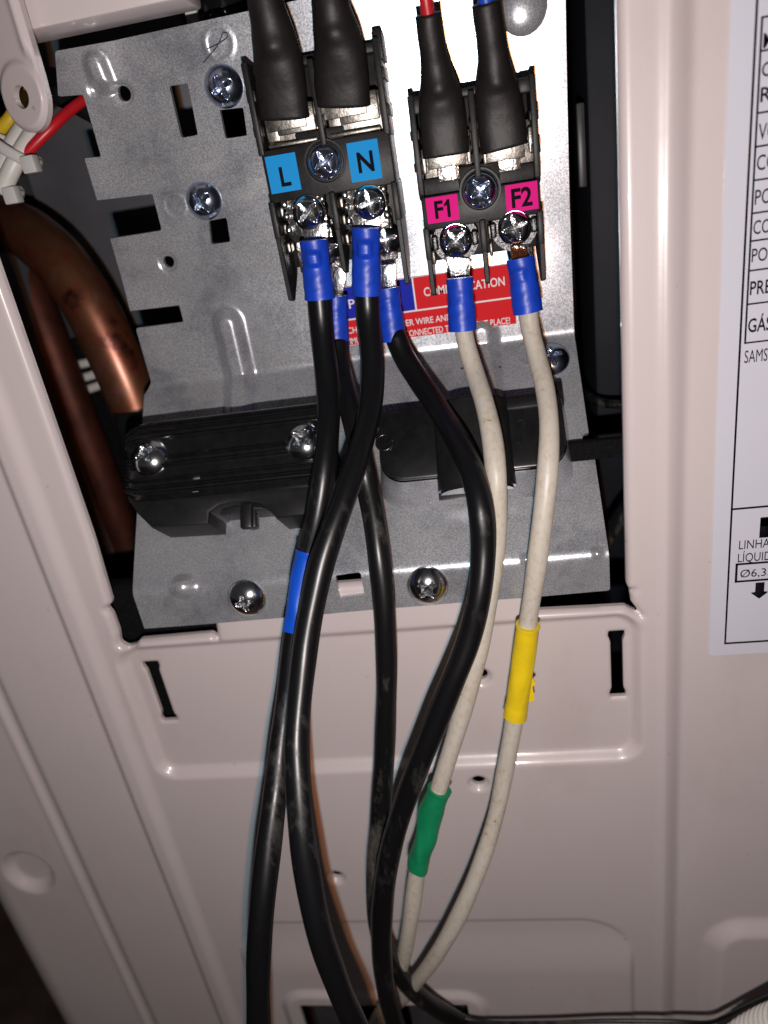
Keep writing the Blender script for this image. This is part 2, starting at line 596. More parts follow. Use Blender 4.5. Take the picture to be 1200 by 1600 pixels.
opening = [(-96.6, 60), (26.9, 60), (26.9, -94.0), (27.3, -95.2), (28.4, -95.4), (27.6, -96.3), (27.9, -99.0), (30.0, -102.6), (26.5, -100.2), (4.2, -99.7),
           (4.2, -88.0), (-73.2, -88.0), (-73.0, -95.6), (-73.6, -101.2), (-75.0, -99.6), (-94.6, -99.9), (-96.6, -101.6),
           (-98.6, -102.2), (-100.3, -100.4), (-99.6, -97.0), (-99.6, -91.6), (-100.4, -89.6), (-98.6, -88.2), (-97.6, -70)]
def dogbone(x0, x1, z0, z1, dx=0.0):
    return [(x0, z1), (x1, z1), (x1 + 0.1, z1 - 1.4), (x1 - 0.45, z1 - 3), (x1 - 0.45, z0 + 3), (x1 + 0.1, z0 + 1.4), (x1, z0),
            (x0, z0), (x0 - 0.1, z0 + 1.4), (x0 + 0.45, z0 + 3), (x0 + 0.45, z1 - 3), (x0 - 0.1, z1 - 1.4)]
slotL = dogbone(-97.2, -92.8, -128.1, -108.0)
slotR = dogbone(22.8, 26.6, -128.0, -108.1)
knock = [(-81, -245.3), (-25, -244.2), (-25, -300), (-81, -300)]
burr = [XZ(752, 1069), XZ(748, 1225), XZ(525, 1372)]

def panel_sdf(X, Z):
    s = rbox_sd(X, Z, -183, 125, -388, 100, 1.5)
    s = np.minimum(s, -poly_sd(X, Z, opening))
    s = np.minimum(s, -poly_sd(X, Z, slotL))
    s = np.minimum(s, -poly_sd(X, Z, slotR))
    s = np.minimum(s, -poly_sd(X, Z, knock))
    for c_ in burr:
        s = np.minimum(s, -circ_sd(X, Z, c_, 1.75))
    return s

def panel_h(X, Z):
    h = np.zeros_like(X)
    # pressed field below the hatch, set back, with a rounded step
    d = rbox_sd(X, Z, -101.5, 29.0, -145.5, -102.5, 5.0)
    h -= 2.6 * sstep(d, -1.6, 1.6)
    # vertical step beside the rating label
    h -= 1.6 * sstep(X, 36.2, 40.0) - 0.5 * np.exp(-((X - 35.2) / 1.1) ** 2)
    # folded ribs on the left
    h += 1.3 * sstep(X, -104.5, -108.8) * sstep(X, -113.4, -111.2)
    h -= 1.8 * np.exp(-(np.maximum(np.abs(X + 140.3) - 0.5, 0) / 1.6) ** 2)
    h -= 1.2 * sstep(X, -141.0, -144.5)
    # outer corner fold
    h -= 14.0 * (1 - np.sqrt(np.maximum(0, 1 - (np.clip(-169 - X, 0, 14) / 14.0) ** 2)))
    # oval dimple
    q = np.hypot((X + 159) / 8.6, (Z + 185) / 9.4)
    h -= 3.0 * (1 - sstep(q, 0.62, 1.05)) 
    # knock-out field outline lower down: groove and raised field
    d = rbox_sd(X, Z, -96, 26.5, -420, -208.0, 15.0)
    h += sstep(d, -0.8, 0.8) * (-0.45 + 1.6 * sstep(Z, -211, -232))
    d = rbox_sd(X, Z, 49.5, 200, -420, -212.0, 9.0)
    h += 3.0 * sstep(d, -3.0, 3.0)
    # raised collar round the knock-out hole
    d = rbox_sd(X, Z, -86, -20, -420, -241.0, 8.0)
    h += 1.6 * sstep(d, -2.2, 1.0)
    # drawn rims of the small holes (pushed inwards)
    for c_ in burr:
        r_ = np.hypot(X - c_[0], Z - c_[1])
        h -= 1.6 * (1 - sstep(r_, 1.6, 3.0))
    # rolled edge of the hatch and slots
    so = -poly_sd(X, Z, opening)
    t = np.clip(so, 0, 1.7)
    h -= 1.7 - np.sqrt(np.maximum(0, 1.7 ** 2 - (1.7 - t) ** 2))
    for pl in (slotL, slotR):
        t = np.clip(-poly_sd(X, Z, pl), 0, 0.5)
        h -= 0.5 - np.sqrt(np.maximum(0, 0.25 - (0.5 - t) ** 2))
    # slight hand-made waviness of thin sheet
    h += 0.10 * np.sin(X * 0.05 + 1.3) * np.sin(Z * 0.037 + 0.4) + 0.05 * np.sin(X * 0.11 + Z * 0.07)
    return h

xs = np.concatenate([np.arange(-184, 66, 0.6), np.arange(66, 126.5, 1.5)])
zs = np.concatenate([np.arange(-389, -265, 1.6), np.arange(-265, 45, 0.62), np.arange(45, 101.5, 1.6)])
flat_map = lambda x, z, h: np.stack([x, -h, z], 1)
panel = sheet('front_panel', xs, zs, panel_sdf, panel_h, flat_map, 1.1, 'beige_paint', cab)

# top rail and hanging hinge tab
rail = bmesh.new()
add_box(rail, -122, -50.0, 13.5, 26, 34.3, 66, 0.8)
bm_obj('top_rail', rail, 'beige_paint', cab)
c0 = XZ(37, 152, 12.0)
tab_poly = [(c0[0] - 6.8, 66), (c0[0] + 6.3, 66)] + [(c0[0] + 6.3 * math.cos(a), c0[1] + 6.3 * math.sin(a)) for a in np.linspace(0.05, -math.pi - 0.05, 24)]
tab = sheet('hinge_tab', np.arange(c0[0] - 7.6, c0[0] + 7.6, 0.25), np.arange(c0[1] - 7.4, 67, 0.4),
            lambda X, Z: np.minimum(poly_sd(X, Z, tab_poly), -circ_sd(X, Z, c0, 2.1)),
            lambda X, Z: 0.9 * (1 - sstep(np.hypot(X - c0[0], Z - c0[1]), 5.4, 6.8)) * 1.0 - 1.2 * sstep(poly_sd(X, Z, tab_poly), 0.9, 0.0) * 0.5
            + 0.8 * np.exp(-((X - c0[0] - 4.6 - 0 * Z) / 0.9) ** 2) * sstep(Z, c0[1] + 5, c0[1] + 9),
            lambda x, z, h: np.stack([x, 12.0 - h - 0.5 * (x - c0[0]), z], 1), 2.0, 'beige_paint', cab)

# rating label
PH = 1.75   # panel level behind the label (step and waviness)
ly = PH - 0.35
lab = bmesh.new()
prism(lab, [(44.9, 46), (104, 46), (104, -116.0), (46.4, -116.0), (45.6, -115.2)], ly, ly + 0.12)
label = bm_obj('rating_label', lab, 'label_film', cab)
label['label'] = 'pale printed data plate with black ruled table'
lt = bmesh.new()
ty = ly - 0.05
def rule(x0, x1, z0, z1): add_box(lt, x0, x1, ty, ty + 0.03, z0, z1)
def LZ(v, u=1165): return at(u, v, ly)[2]
rule(49.0, 49.4, -112.4, 43); rule(49.0, 101, -112.9, -112.4)
rule(49.0, 101, -77.7, -77.25)
rows = [32, 84, 180, 232, 284, 335, 378, 424, 476, 536]
zr = [LZ(v) for v in rows]
for z in zr: rule(49.95, 99, z - 0.16, z + 0.16)
rule(49.95, 50.3, zr[-1], zr[0])
z0 = LZ(880, 1175); z1 = LZ(907, 1175)
rule(50.6, 70, z0 - 0.25, z0 + 0.25); rule(50.6, 70, z1 - 0.25, z1 + 0.25); rule(50.6, 51.1, z1, z0)
za = LZ(808, 1195)
rule(55.2, 57.2, za - 5.0, za - 0.3); rule(55.2, 80, za - 2.2, za)
bm_obj('ruled_lines', lt, 'black_ink', label, sharp=None)
ar = bmesh.new()
cx = at(1187, 920, ly)[0]; zt = LZ(910, 1187)
prism(ar, [(cx - 0.95, zt), (cx + 0.95, zt), (cx + 0.95, zt - 2.4), (cx + 1.9, zt - 2.6), (cx, zt - 4.3), (cx - 1.9, zt - 2.6), (cx - 0.95, zt - 2.4)], ty, ty + 0.03)
bm_obj('arrow_mark', ar, 'black_ink', label, sharp=None)
for s, v, hgt, wd, bd in [('MODELO', 78, 2.2, 11.5, 0.006), ('CAPACIDADE', 122, 2.1, 14.5, 0.01), ('REFRIG.', 161, 2.2, 10.5, 0.014), ('VOLTAGEM', 220, 2.6, 11.6, 0.004),
                          ('CORRENTE', 267, 2.5, 11.8, 0.004), ('POTÊNCIA', 320, 2.5, 11.2, 0.004), ('CONSUMO', 366, 2.4, 10.4, 0.004), ('POTÊNCIA', 409, 2.4, 10.8, 0.004),
                          ('PRESSÃO', 460, 2.5, 9.6, 0.012), ('GÁS', 518, 2.6, 4.3, 0.014)]:
    text_mesh('lettering', s, 50.5, LZ(v, 1180), ty - 0.02, hgt, 'black_ink', label, width=wd, bold=bd)
text_mesh('lettering', 'SAMSUNG', 50.15, LZ(566, 1175), ty - 0.02, 2.5, 'black_ink', label, width=8.4)
text_mesh('lettering', 'LINHA', 51.1, LZ(857, 1172), ty - 0.02, 2.2, 'black_ink', label, width=6.4)
text_mesh('lettering', 'LÍQUIDO', 51.0, LZ(877, 1172), ty - 0.02, 2.2, 'black_ink', label, width=8.8)
text_mesh('lettering', 'Ø6,35', 51.7, LZ(901, 1175), ty - 0.02, 2.0, 'black_ink', label, width=6.9)

# ================================================================== GALVANISED BRACKET
PY, PZ = 35.0, -43.0          # fold between the upright plate and the sloping shelf
SH = math.radians(41.0)
SLEN = 55.2                   # slope length, shelf
def lean(w):                  # the thin upright plate bows forward towards its top
    return -math.radians(1.0) * (6.0 * sstep(w, 18, 33) + 4.5 * sstep(w, 33, 80))
_ws = np.arange(-75, 110, 0.1)
_ang = np.where(_ws > 0, lean(_ws), SH)
_ang = SH * (1 - sstep(_ws, -1.5, 1.5)) * sstep(_ws, -SLEN - 1.8, -SLEN + 1.8) + lean(_ws) * sstep(_ws, -1.5, 1.5)
_dy, _dz = np.sin(_ang) * 0.1, np.cos(_ang) * 0.1
_cy = np.cumsum(_dy); _cz = np.cumsum(_dz)
_i0 = int(np.argmin(np.abs(_ws)))
_cy = _cy - _cy[_i0] + PY; _cz = _cz - _cz[_i0] + PZ
def br_map(x, w, h):
    y = np.interp(w, _ws, _cy); z = np.interp(w, _ws, _cz); a = np.interp(w, _ws, _ang)
    return np.stack([x, y - h * np.cos(a), z + h * np.sin(a)], 1)
def plate_pt(u, v):
    Y = PY
    for _ in range(6):
        p = at(u, v, Y)
        w = np.interp(p[2], _cz, _ws)
        Y = np.interp(w, _ws, _cy)
    return (p[0], w)
SN = np.array([0, -math.cos(SH), math.sin(SH)])       # outward normal of the shelf
SD = np.array([0, -math.sin(SH), -math.cos(SH)])      # down the slope
P0 = np.array([0, PY, PZ])
def shelf_pt(u, v, c=0.0):
    p = on_plane(u, v, P0 + SN * c, SN)
    return (p[0], (p - P0) @ SD)
def shelf_w(u, v):
    x, s = shelf_pt(u, v)
    return (x, -s)

bkt = thing('mounting_bracket', (-34, 20, -95), 'grey galvanised steel terminal bracket screwed across the lower hatch edge', 'bracket')
pp = plate_pt
fl_b = -SLEN - 9.2
topw = pp(180, 63)[1]
outline = [(-91, fl_b - 1.2), (-91, -SLEN + 1.5), (-90.2, -2), pp(236, 597), pp(212, 513), pp(287, 503), pp(280, 477), pp(203, 486), pp(172, 373), pp(253, 360),
           pp(238, 303), pp(152, 313), pp(132, 247), pp(158, 245), pp(130, 148), pp(91, 151), pp(86, 80), (pp(176, 66)[0], topw), (22.3, topw + 1),
           (21.9, 30), (21.7, 0), (22.0, -26.0), (20.5, -26.2), (20.5, -30.6), (22.6, -30.8), (22.9, -SLEN + 1), (22.9, fl_b)]
holes_poly = [[pp(264, 135), pp(293, 130), pp(309, 211), pp(283, 216)],
              [pp(343, 172), pp(380, 168), pp(386, 212), pp(352, 217)],
              [pp(326, 345), pp(354, 340), pp(360, 378), pp(330, 382)]]
fx0, fx1 = at(527, 915, -1)[0], at(567, 915, -1)[0]
def fl_w(u, v): return -SLEN + (at(u, v, -1.2)[2] - np.interp(-SLEN, _ws, _cz))
holes_poly.append([(fx0, fl_w(545, 899)), (fx1, fl_w(545, 897)), (fx1, fl_w(545, 932)), (fx0, fl_w(545, 934))])
round_h = [(pp(192, 147), 1.55), (pp(262, 410), 1.4)]
ribs = [(pp(357, 505), (pp(372, 600)[0] + 0.4, -20.0), 2.4), (pp(752, 520), (pp(757, 560)[0], -16.0), 2.2)]
stamps = [(pp(342, 68), 3.0), (pp(272, 322), 2.7), (shelf_w(825, 553), 2.6)]
def br_sdf(X, W):
    s = poly_sd(X, W, outline) - 0.0
    for hp in holes_poly:
        s = np.minimum(s, -(poly_sd(X, W, hp)))
    for c_, r_ in round_h:
        s = np.minimum(s, -circ_sd(X, W, c_, r_))
    return s
bump_a, bump_b = pp(150, 100), pp(162, 130)
def br_h(X, W):
    h = np.zeros_like(X)
    for a, b_, hh in ribs:
        d = seg_d(X, W, a, b_)
        h += hh * (1 - sstep(d, 1.2, 4.6))
    for c_, r_ in stamps:
        r = np.hypot(X - c_[0], W - c_[1])
        h += 0.24 * np.exp(-((r - r_) / 0.30) ** 2)
        for k in (-1, 0, 1):
            q = np.hypot((X - c_[0]) / 0.9, (W - c_[1] - k * 0.8) / 0.16)
            h += 0.10 * np.exp(-q * q)
    for c_, r_ in round_h:
        r = np.hypot(X - c_[0], W - c_[1])
        h -= 0.9 * (1 - sstep(r, 1.2, 2.6))
    # pressed corner of the ear and a punched nick on the lower fold
    h += 1.5 * (1 - sstep(seg_d(X, W, bump_a, bump_b), 0.8, 3.2))
    h -= 1.0 * (1 - sstep(seg_d(X, W, pp(150, 140), pp(172, 143)), 0.3, 2.4))
    nx, nw = at(287, 915, 0)[0], -SLEN
    h += 2.2 * (1 - sstep(np.hypot((X - nx) / 4.2, (W - nw - 0.8) / 3.4), 0.1, 1.0))
    for ux in (20.4, 4.8):
        h += 0.7 * (1 - sstep(np.hypot((X - ux) / 1.5, (W + SLEN - 0.5) / 1.5), 0.1, 1.0))
    h += 0.12 * np.sin(X * 0.09 + 0.7) * np.sin(W * 0.08 + 0.2) + 0.05 * np.sin(X * 0.23 + W * 0.19)
    return h
br = sheet('folded_plate', np.arange(-95, 25, 0.5), np.arange(-68, topw + 3, 0.5), br_sdf, br_h, br_map, 1.3, 'galvanised_steel', bkt)

# rear stiffening return at the top edge of the plate
zt_, yt_ = np.interp(topw, _ws, _cz), np.interp(topw, _ws, _cy)
box_obj('rear_return', -76, 22, yt_ + 0.6, yt_ + 22, zt_ - 1.6, zt_ - 0.4, 'galvanised_steel', bkt, 0.2)

SCR = dict(
    big=screw_mesh('pan_screw', 4.25, 2.3, 'screw_zinc', cross=0.60),
    flange=screw_mesh('flange_screw', 4.9, 2.6, 'screw_nickel', cross=0.50),
    clamp=screw_mesh('clamp_screw', 4.75, 2.7, 'screw_nickel', cross=0.52),
    block=screw_mesh('block_screw', 3.55, 1.9, 'screw_zinc', cross=0.66),
    term=screw_mesh('terminal_screw', 3.55, 2.2, 'screw_nickel', cross=0.78),
)
def plate_screw(u, v, spin, me='big'):
    x, w = pp(u, v)
    P = br_map(np.array([x]), np.array([w]), np.array([0.3]))[0]
    a = float(np.interp(w, _ws, _ang))
    return put_screw(SCR[me], P, (0, -math.cos(a), math.sin(a)), spin, bkt)
plate_screw(350, 135, 20)
plate_screw(319, 314, 35)
x, s = shelf_pt(862, 562)
put_screw(SCR['big'], P0 + np.array([x, 0, 0]) + SD * s + SN * 0.4, SN, 12, bkt)
for u, v, sp in [(385, 936, 10), (668, 916, 40)]:
    P = at(u, v, -1.6)
    put_screw(SCR['flange'], P, (0, -1, 0.06), sp, bkt, label='nickel plated dome screw in the lower flange')
_w = pp(816, 8)[1]; P = at(816, 8, float(np.interp(_w, _ws, _cy)))
bmx = bmesh.new()
bmesh.ops.create_uvsphere(bmx, u_segments=24, v_segments=12, radius=1)
bmesh.ops.transform(bmx, matrix=Matrix.Translation(P) @ Matrix.Diagonal((5.0, 2.2, 5.4, 1)), verts=bmx.verts)
bm_obj('pressed_stud', bmx, 'galvanised_steel', bkt, None)

# instruction sticker on the plate
SY = PY - 0.75
TL, TR, BR_, BL_ = XZ(520, 450, SY), XZ(800, 411, SY), XZ(808, 506, SY), XZ(520, 549, SY)
sx0, sx1 = TL[0], (TR[0] + BR_[0]) / 2
sz1, sz0 = TR[1], BR_[1]
xm = XZ(647, 458, SY)[0]
zm = (XZ(631, 488, SY)[1] + XZ(563, 497, SY)[1]) / 2
sb = bmesh.new(); prism(sb, [(sx0, sz0), (sx1, sz0), (sx1, sz1), (sx0, sz1)], SY, SY + 0.2)
stk = bm_obj('instruction_sticker', sb, 'white_print', bkt)
stk['label'] = 'red and blue wiring sticker with white print'
box_obj('colour_field', sx0 + 0.1, xm - 0.2, SY - 0.06, SY - 0.01, zm + 0.2, sz1 - 0.1, 'blue_print', stk, 0)
box_obj('colour_field', xm + 0.2, sx1 - 0.1, SY - 0.06, SY - 0.01, zm + 0.2, sz1 - 0.1, 'red_print', stk, 0)
box_obj('colour_field', sx0 + 0.1, sx1 - 0.1, SY - 0.06, SY - 0.01, sz0 + 0.1, zm - 0.2, 'red_print', stk, 0)
ty2 = SY - 0.09
def sx(u, v): return XZ(u, v, SY)
a = sx(546, 482); text_mesh('lettering', 'POWER', a[0], a[1], ty2, 2.1, 'white_print', stk, width=11.5, bold=0.012)
a = sx(663, 463); b2 = sx(789, 446)
text_mesh('lettering', 'COMMUNICATION', a[0], a[1], ty2, 2.0, 'white_print', stk, width=b2[0] - a[0], bold=0.012)
a = sx(528, 524); e2 = sx(706, 500)
text_mesh('lettering', 'PLEASE CHECK THE POWER WIRE AND THE', a[0] - 3.6, sx(668, 505)[1], ty2, 1.5, 'white_print', stk, width=e2[0] - a[0] + 7.5, bold=0.01)
a = sx(528, 540); e2 = sx(797, 503)
text_mesh('lettering', 'COMMUNICATION ARE CONNECTED TO THE RIGHT PLACE!', a[0], sx(668, 522)[1], ty2, 1.5, 'white_print', stk, width=e2[0] - a[0], bold=0.01)

# felt-pen scribbles on the steel
pen = [P0 + np.array([x_, 0, 0]) + SD * s_ + SN * 0.35 for x_, s_ in [shelf_pt(720, 577), shelf_pt(742, 574), shelf_pt(765, 578), shelf_pt(783, 574)]]
V, F = tube(catmull(pen, 0.4), 0.16, 0.08, 8); mesh_obj('pen_mark', V, F, 'black_ink', bkt)
def on_plate3(u, v, h=0.3):
    x_, w_ = pp(u, v)
    return br_map(np.array([x_]), np.array([w_]), np.array([h]))[0]
V, F = tube(catmull([on_plate3(*q, 0.42) for q in [(325, 76), (345, 66), (357, 56), (350, 50), (340, 72), (318, 98)]], 0.4), 0.10, 0.08, 8)
mesh_obj('pen_mark', V, F, 'pen_ink', bkt)

# ================================================================== TERMINAL BLOCKS
def sticker(parent, quad, mat, text, Y, hgt, off=(0, 0)):
    x0_, x1_, z0_, z1_ = quad
    s_ = box_obj('sticker', x0_, x1_, Y - 0.14, Y, z0_, z1_, mat, parent, 0)
    lt_ = text_mesh('lettering', text, (x0_ + x1_) / 2 + off[0], (z0_ + z1_) / 2 - hgt / 2 + off[1], Y - 0.17, hgt, 'black_ink', s_, bold=0.028, align='CENTER', condense=0.92)
    if text.endswith('1'):
        xr = max((lt_.matrix_basis @ v.co).x for v in lt_.data.vertices) / MM + wloc(s_).x / MM
        zt2 = (z0_ + z1_) / 2 + hgt / 2 + off[1]
        fb = bmesh.new()
        prism(fb, [(xr - 0.2, zt2), (xr - 0.5, zt2), (xr - 1.25, zt2 - 0.75), (xr - 1.25, zt2 - 1.25), (xr - 0.2, zt2 - 0.75)], Y - 0.165, Y - 0.15)
        bm_obj('lettering', fb, 'black_ink', s_, None)
    return s_

def finger(bm, xc, ztop, zkn, zbot, t, ytop, ybase, tip):
    """divider wall: full depth down to zkn, then a tapering finger to zbot"""
    tt = t / 2
    add_box(bm, xc - tt, xc + tt, ytop, ybase, zkn, ztop, 0.22)
    poly = [(ytop + 0.2, zkn + 0.6), (ybase - 1, zkn + 0.6), (ybase - 4, zbot + 5), (ytop + tip, zbot), (ytop + 0.6, zbot + 0.6)]
    t_ = bmesh.new()
    a_ = [t_.verts.new((xc - tt + 0.08, p[0], p[1])) for p in poly]
    c_ = [t_.verts.new((xc + tt - 0.08, p[0], p[1])) for p in poly]
    t_.faces.new(a_); t_.faces.new(c_[::-1])
    for i in range(len(poly)):
        j = (i + 1) % len(poly)
        t_.faces.new((a_[j], a_[i], c_[i], c_[j]))
    bmesh.ops.recalc_face_normals(t_, faces=t_.faces)
    bmesh.ops.bevel(t_, geom=t_.edges[:], offset=0.18, segments=1, affect='EDGES')
    merge(bm, t_)

def ring_recess(bm, c, r0, r1, y0, y1):
    n = 32
    prof = [(r1, y1), (r1, y0), (r0 + 0.25, y0), (r0, y0 + 0.25), (r0, y1)]
    rows_ = []
    for (r, y) in prof:
        rows_.append([bm.verts.new((c[0] + r * math.cos(2 * math.pi * j / n), y, c[1] + r * math.sin(2 * math.pi * j / n))) for j in range(n)])
    for i in range(len(prof) - 1):
        for j in range(n):
            k = (j + 1) % n
            bm.faces.new((rows_[i][j], rows_[i][k], rows_[i + 1][k], rows_[i + 1][j]))

# ---- block L / N
tb = thing('terminal_block', (-29, 35, -24), 'black terminal block with blue L and N stickers', 'terminal block')
body = bmesh.new()
X0, X1 = -42.9, -14.9
add_box(body, X0 + 0.4, X1 - 0.4, 28.5, 34.4, -18, 22.6, 0.4)
add_box(body, X0 + 0.3, X1 - 0.3, 20.0, 30, -3.4, 6.9, 0.35)                # middle bridge
add_box(body, X0 + 0.3, X1 - 0.3, 24.0, 30, 21.2, 22.9, 0.3)                # rear wall
add_box(body, -35.0, -24.6, 21.3, 30, 5.0, 9.2, 0.4)
for xw in (X0 + 0.65, (X0 + X1) / 2, X1 - 0.65):
    finger(body, xw, 23.0 if abs(xw + 28.9) > 3 else 21.5, 6.0, 7.0, 1.25, 19.0, 30, 3)
    finger(body, xw, -3.0, -10.5, -24.4 if abs(xw + 28.9) > 3 else -20.0, 1.25, 18.6, 33, 3.0)
    for zz in (9.5, 16.0):
        add_box(body, xw - 0.95, xw + 0.95, 19.8, 30, zz, zz + 2.2, 0.2)
ring_recess(body, (-29.3, 2.9), 3.8, 4.4, 19.5, 21)
add_box(body, X1 - 1.4, X1 + 0.5, 22, 33, 19.5, 24.5, 0.3)
add_box(body, X0 - 0.8, X0 + 0.6, 24, 34, 17.0, 21.0, 0.4)
bm_obj('housing', body, 'block_plastic', tb)
put_screw(SCR['block'], (-29.3, 19.6, 2.9), (0.04, -1, 0.02), 28, tb, 'mounting_screw')
sticker(tb, (-41.9, -35.3, -1.55, 5.7), 'cyan_sticker', 'L', 19.98, 3.6, (0.3, -0.6))
sticker(tb, (-24.3, -17.8, -1.9, 5.6), 'cyan_sticker', 'N', 19.98, 3.7, (0.2, -0.2))
for k, xc in enumerate((-35.6, -22.2)):
    # bent tin tab under the upper lug
    t_ = bmesh.new()
    add_box(t_, xc - 5.4, xc + 5.6, 23.0, 24.0, 6.9, 14.5, 0.15)
    add_box(t_, xc - 5.4, xc - 2.6, 21.8, 23.2, 8.2, 14.5, 0.3)
    add_box(t_, xc - 2.9, xc + 5.4, 21.2, 22.4, 9.2, 14.5, 0.25)
    add_box(t_, xc - 5.2, xc + 5.4, 20.6, 23.2, 7.1, 7.9, 0.2)
    bm_obj('contact_tab', t_, 'rough_tin', tb)
    # square pressure washer with side bumps and its screw
    zc = -6.6
    t_ = bmesh.new()
    add_box(t_, xc - 4.3, xc + 4.5, 21.2, 22.3, zc - 5.4, zc + 4.0, 0.35)
    for sx_ in (-1, 1):
        for zz in (-2.6, 0.2, 2.6):
            add_box(t_, xc + sx_ * 4.2 - 0.8, xc + sx_ * 4.2 + 0.8, 19.8, 21.9, zc + zz - 0.9, zc + zz + 0.9, 0.7, seg=3)
    bm_obj('pressure_washer', t_, 'tinned_metal', tb)
    cyl = bmesh.new()
    bmesh.ops.create_cone(cyl, cap_ends=True, segments=32, radius1=3.5, radius2=3.5, depth=2.6)
    bmesh.ops.transform(cyl, matrix=Matrix.Translation((xc + 1.0, 20.4, zc + 0.3)) @ Matrix.Rotation(math.pi / 2, 4, 'X'), verts=cyl.verts)
    bm_obj('screw_collar', cyl, 'screw_nickel', tb)
    put_screw(SCR['term'], (xc + 1.0, 19.1, zc + 0.3), (0.05, -1, 0.05), 38 if k == 0 else 10, tb, 'terminal_screw')
    # lower contact with a second screw, half hidden by the lugs
    t_ = bmesh.new()
    add_box(t_, xc - 4.6, xc + 4.8, 25.6, 26.6, -19.0, -8.5, 0.3)
    add_box(t_, xc + 3.2, xc + 4.9, 23.8, 26.0, -15.0, -9.5, 0.7, seg=3)
    bm_obj('contact_plate', t_, 'tinned_metal', tb)
    put_screw(SCR['term'], (xc + 2.6, 24.6, -14.4), (0.05, -1, 0.1), 5, tb, 'terminal_screw')
    t_ = bmesh.new()
    for zz in (-13.0, -9.0, -5.5):
        add_box(t_, xc - 6.2, xc - 4.9, 22.4, 29, zz - 1.3, zz + 1.3, 0.55, seg=3)
    bm_obj('spring_clip', t_, 'rough_tin', tb)

# ---- block F1 / F2
tf = thing('terminal_block', (2, 35, -27), 'black terminal block with magenta F1 and F2 stickers', 'terminal block')
body = bmesh.new()
X0, X1 = -10.7, 14.6
add_box(body, X0 + 0.4, X1 - 0.4, 28.5, 34.4, -21, 11.6, 0.4)
add_box(body, X0 + 0.3, X1 - 0.3, 20.0, 30, -13.6, -6.9, 0.35)
add_box(body, X0 + 0.3, X1 - 0.3, 22.5, 30, -7.2, -3.6, 0.35)
add_box(body, -2.2, 6.4, 21.0, 30, -12.9, -2.2, 0.5)
add_box(body, X0 + 0.3, X1 - 0.3, 22.0, 30, 10.4, 11.9, 0.3)
for xw in (X0 + 0.65, (X0 + X1) / 2, X1 - 0.65):
    side_w = abs(xw - 2) > 3
    finger(body, xw, 12.0 if side_w else 11.0, -6.5, -7.5, 1.25, 18.8, 30, 3)
    finger(body, xw, -13.0, -19.5, -27.6 if side_w else -26.6, 1.25, 18.6, 33, 3.0)
    for zz in (-2.0, 4.0):
        add_box(body, xw - 0.95, xw + 0.95, 19.6, 30, zz, zz + 1.8, 0.2)
ring_recess(body, (2.1, -7.2), 3.7, 4.3, 19.4, 22)
# bracing bars round the upper compartments
add_box(body, X0 + 0.6, X0 + 2.6, 20.0, 22, 8.6, 11.6, 0.4)
add_box(body, X1 - 3.4, X1 - 0.6, 19.4, 21.5, 9.0, 11.6, 0.4)
bm_obj('housing', body, 'block_plastic', tf)
put_screw(SCR['block'], (2.1, 19.6, -7.2), (0.02, -1, 0.10), 33, tf, 'mounting_screw')
sticker(tf, (-9.45, -2.75, -12.3, -7.2), 'pink_sticker', 'F1', 19.98, 3.3)
sticker(tf, (7.2, 13.8, -12.55, -7.15), 'pink_sticker', 'F2', 19.98, 3.5)
for k, xc in enumerate((-4.2, 8.4)):
    t_ = bmesh.new()
    add_box(t_, xc - 4.9, xc + 5.2, 24.0, 25.0, -5.0, 4.5, 0.15)
    add_box(t_, xc - 4.9, xc + 5.3, 20.9, 21.8, 0.3, 1.6, 0.25)
    add_box(t_, xc - 5.1, xc - 4.2, 20.4, 24.5, -2.6, 2.2, 0.25)
    add_box(t_, xc + 4.2, xc + 5.1, 20.4, 24.5, -1.8, 3.0, 0.25)
    bm_obj('contact_tab', t_, 'rough_tin', tf)
    box_obj('contact_blade', xc - 2.2, xc + 2.4, 20.6, 21.4, -4.6, 0.6, 'tinned_metal', tf, 0.2)
    zc = -16.4 if k == 0 else -15.6
    t_ = bmesh.new()
    bmesh.ops.create_cone(t_, cap_ends=True, segments=40, radius1=4.9, radius2=4.9, depth=0.9)
    bmesh.ops.transform(t_, matrix=Matrix.Translation((xc + 0.2, 22.2, zc)) @ Matrix.Rotation(math.pi / 2, 4, 'X'), verts=t_.verts)
    for sx_ in (-1, 1):
        add_box(t_, xc + sx_ * 4.3 - 0.7, xc + sx_ * 4.3 + 0.7, 20.2, 22.5, zc - 1.6, zc + 1.6, 0.5, seg=3)
    bm_obj('pressure_washer', t_, 'dull_zinc', tf)
    cyl = bmesh.new()
    bmesh.ops.create_cone(cyl, cap_ends=True, segments=32, radius1=3.35, radius2=3.35, depth=2.6)
    bmesh.ops.transform(cyl, matrix=Matrix.Translation((xc + 0.2, 20.9, zc)) @ Matrix.Rotation(math.pi / 2, 4, 'X'), verts=cyl.verts)
    bm_obj('screw_collar', cyl, 'screw_zinc', tf)
    put_screw(SCR['term'], (xc + 0.2, 19.6, zc), (0.02, -1, 0.16), 36 if k == 0 else 14, tf, 'terminal_screw')
    t_ = bmesh.new()
    for zz in (-19.5, -16.0):
        add_box(t_, xc - 5.4, xc - 4.6, 22.0, 29, zz - 1.5, zz + 1.5, 0.35)
    bm_obj('spring_clip', t_, 'rough_tin', tf)

# ================================================================== CABLE CLAMPS ON THE SHELF
def shelf_frame(x, s, c):
    return P0 + np.array([x, 0, 0]) + SD * s + SN * c
SM = Matrix(((1, 0, 0, 0), (0, -SN[1], -SD[1], PY), (0, -SN[2], -SD[2], PZ), (0, 0, 0, 1)))
# local box axes for SM: x = X, y = depth (negative is outward from the shelf), z = up the slope

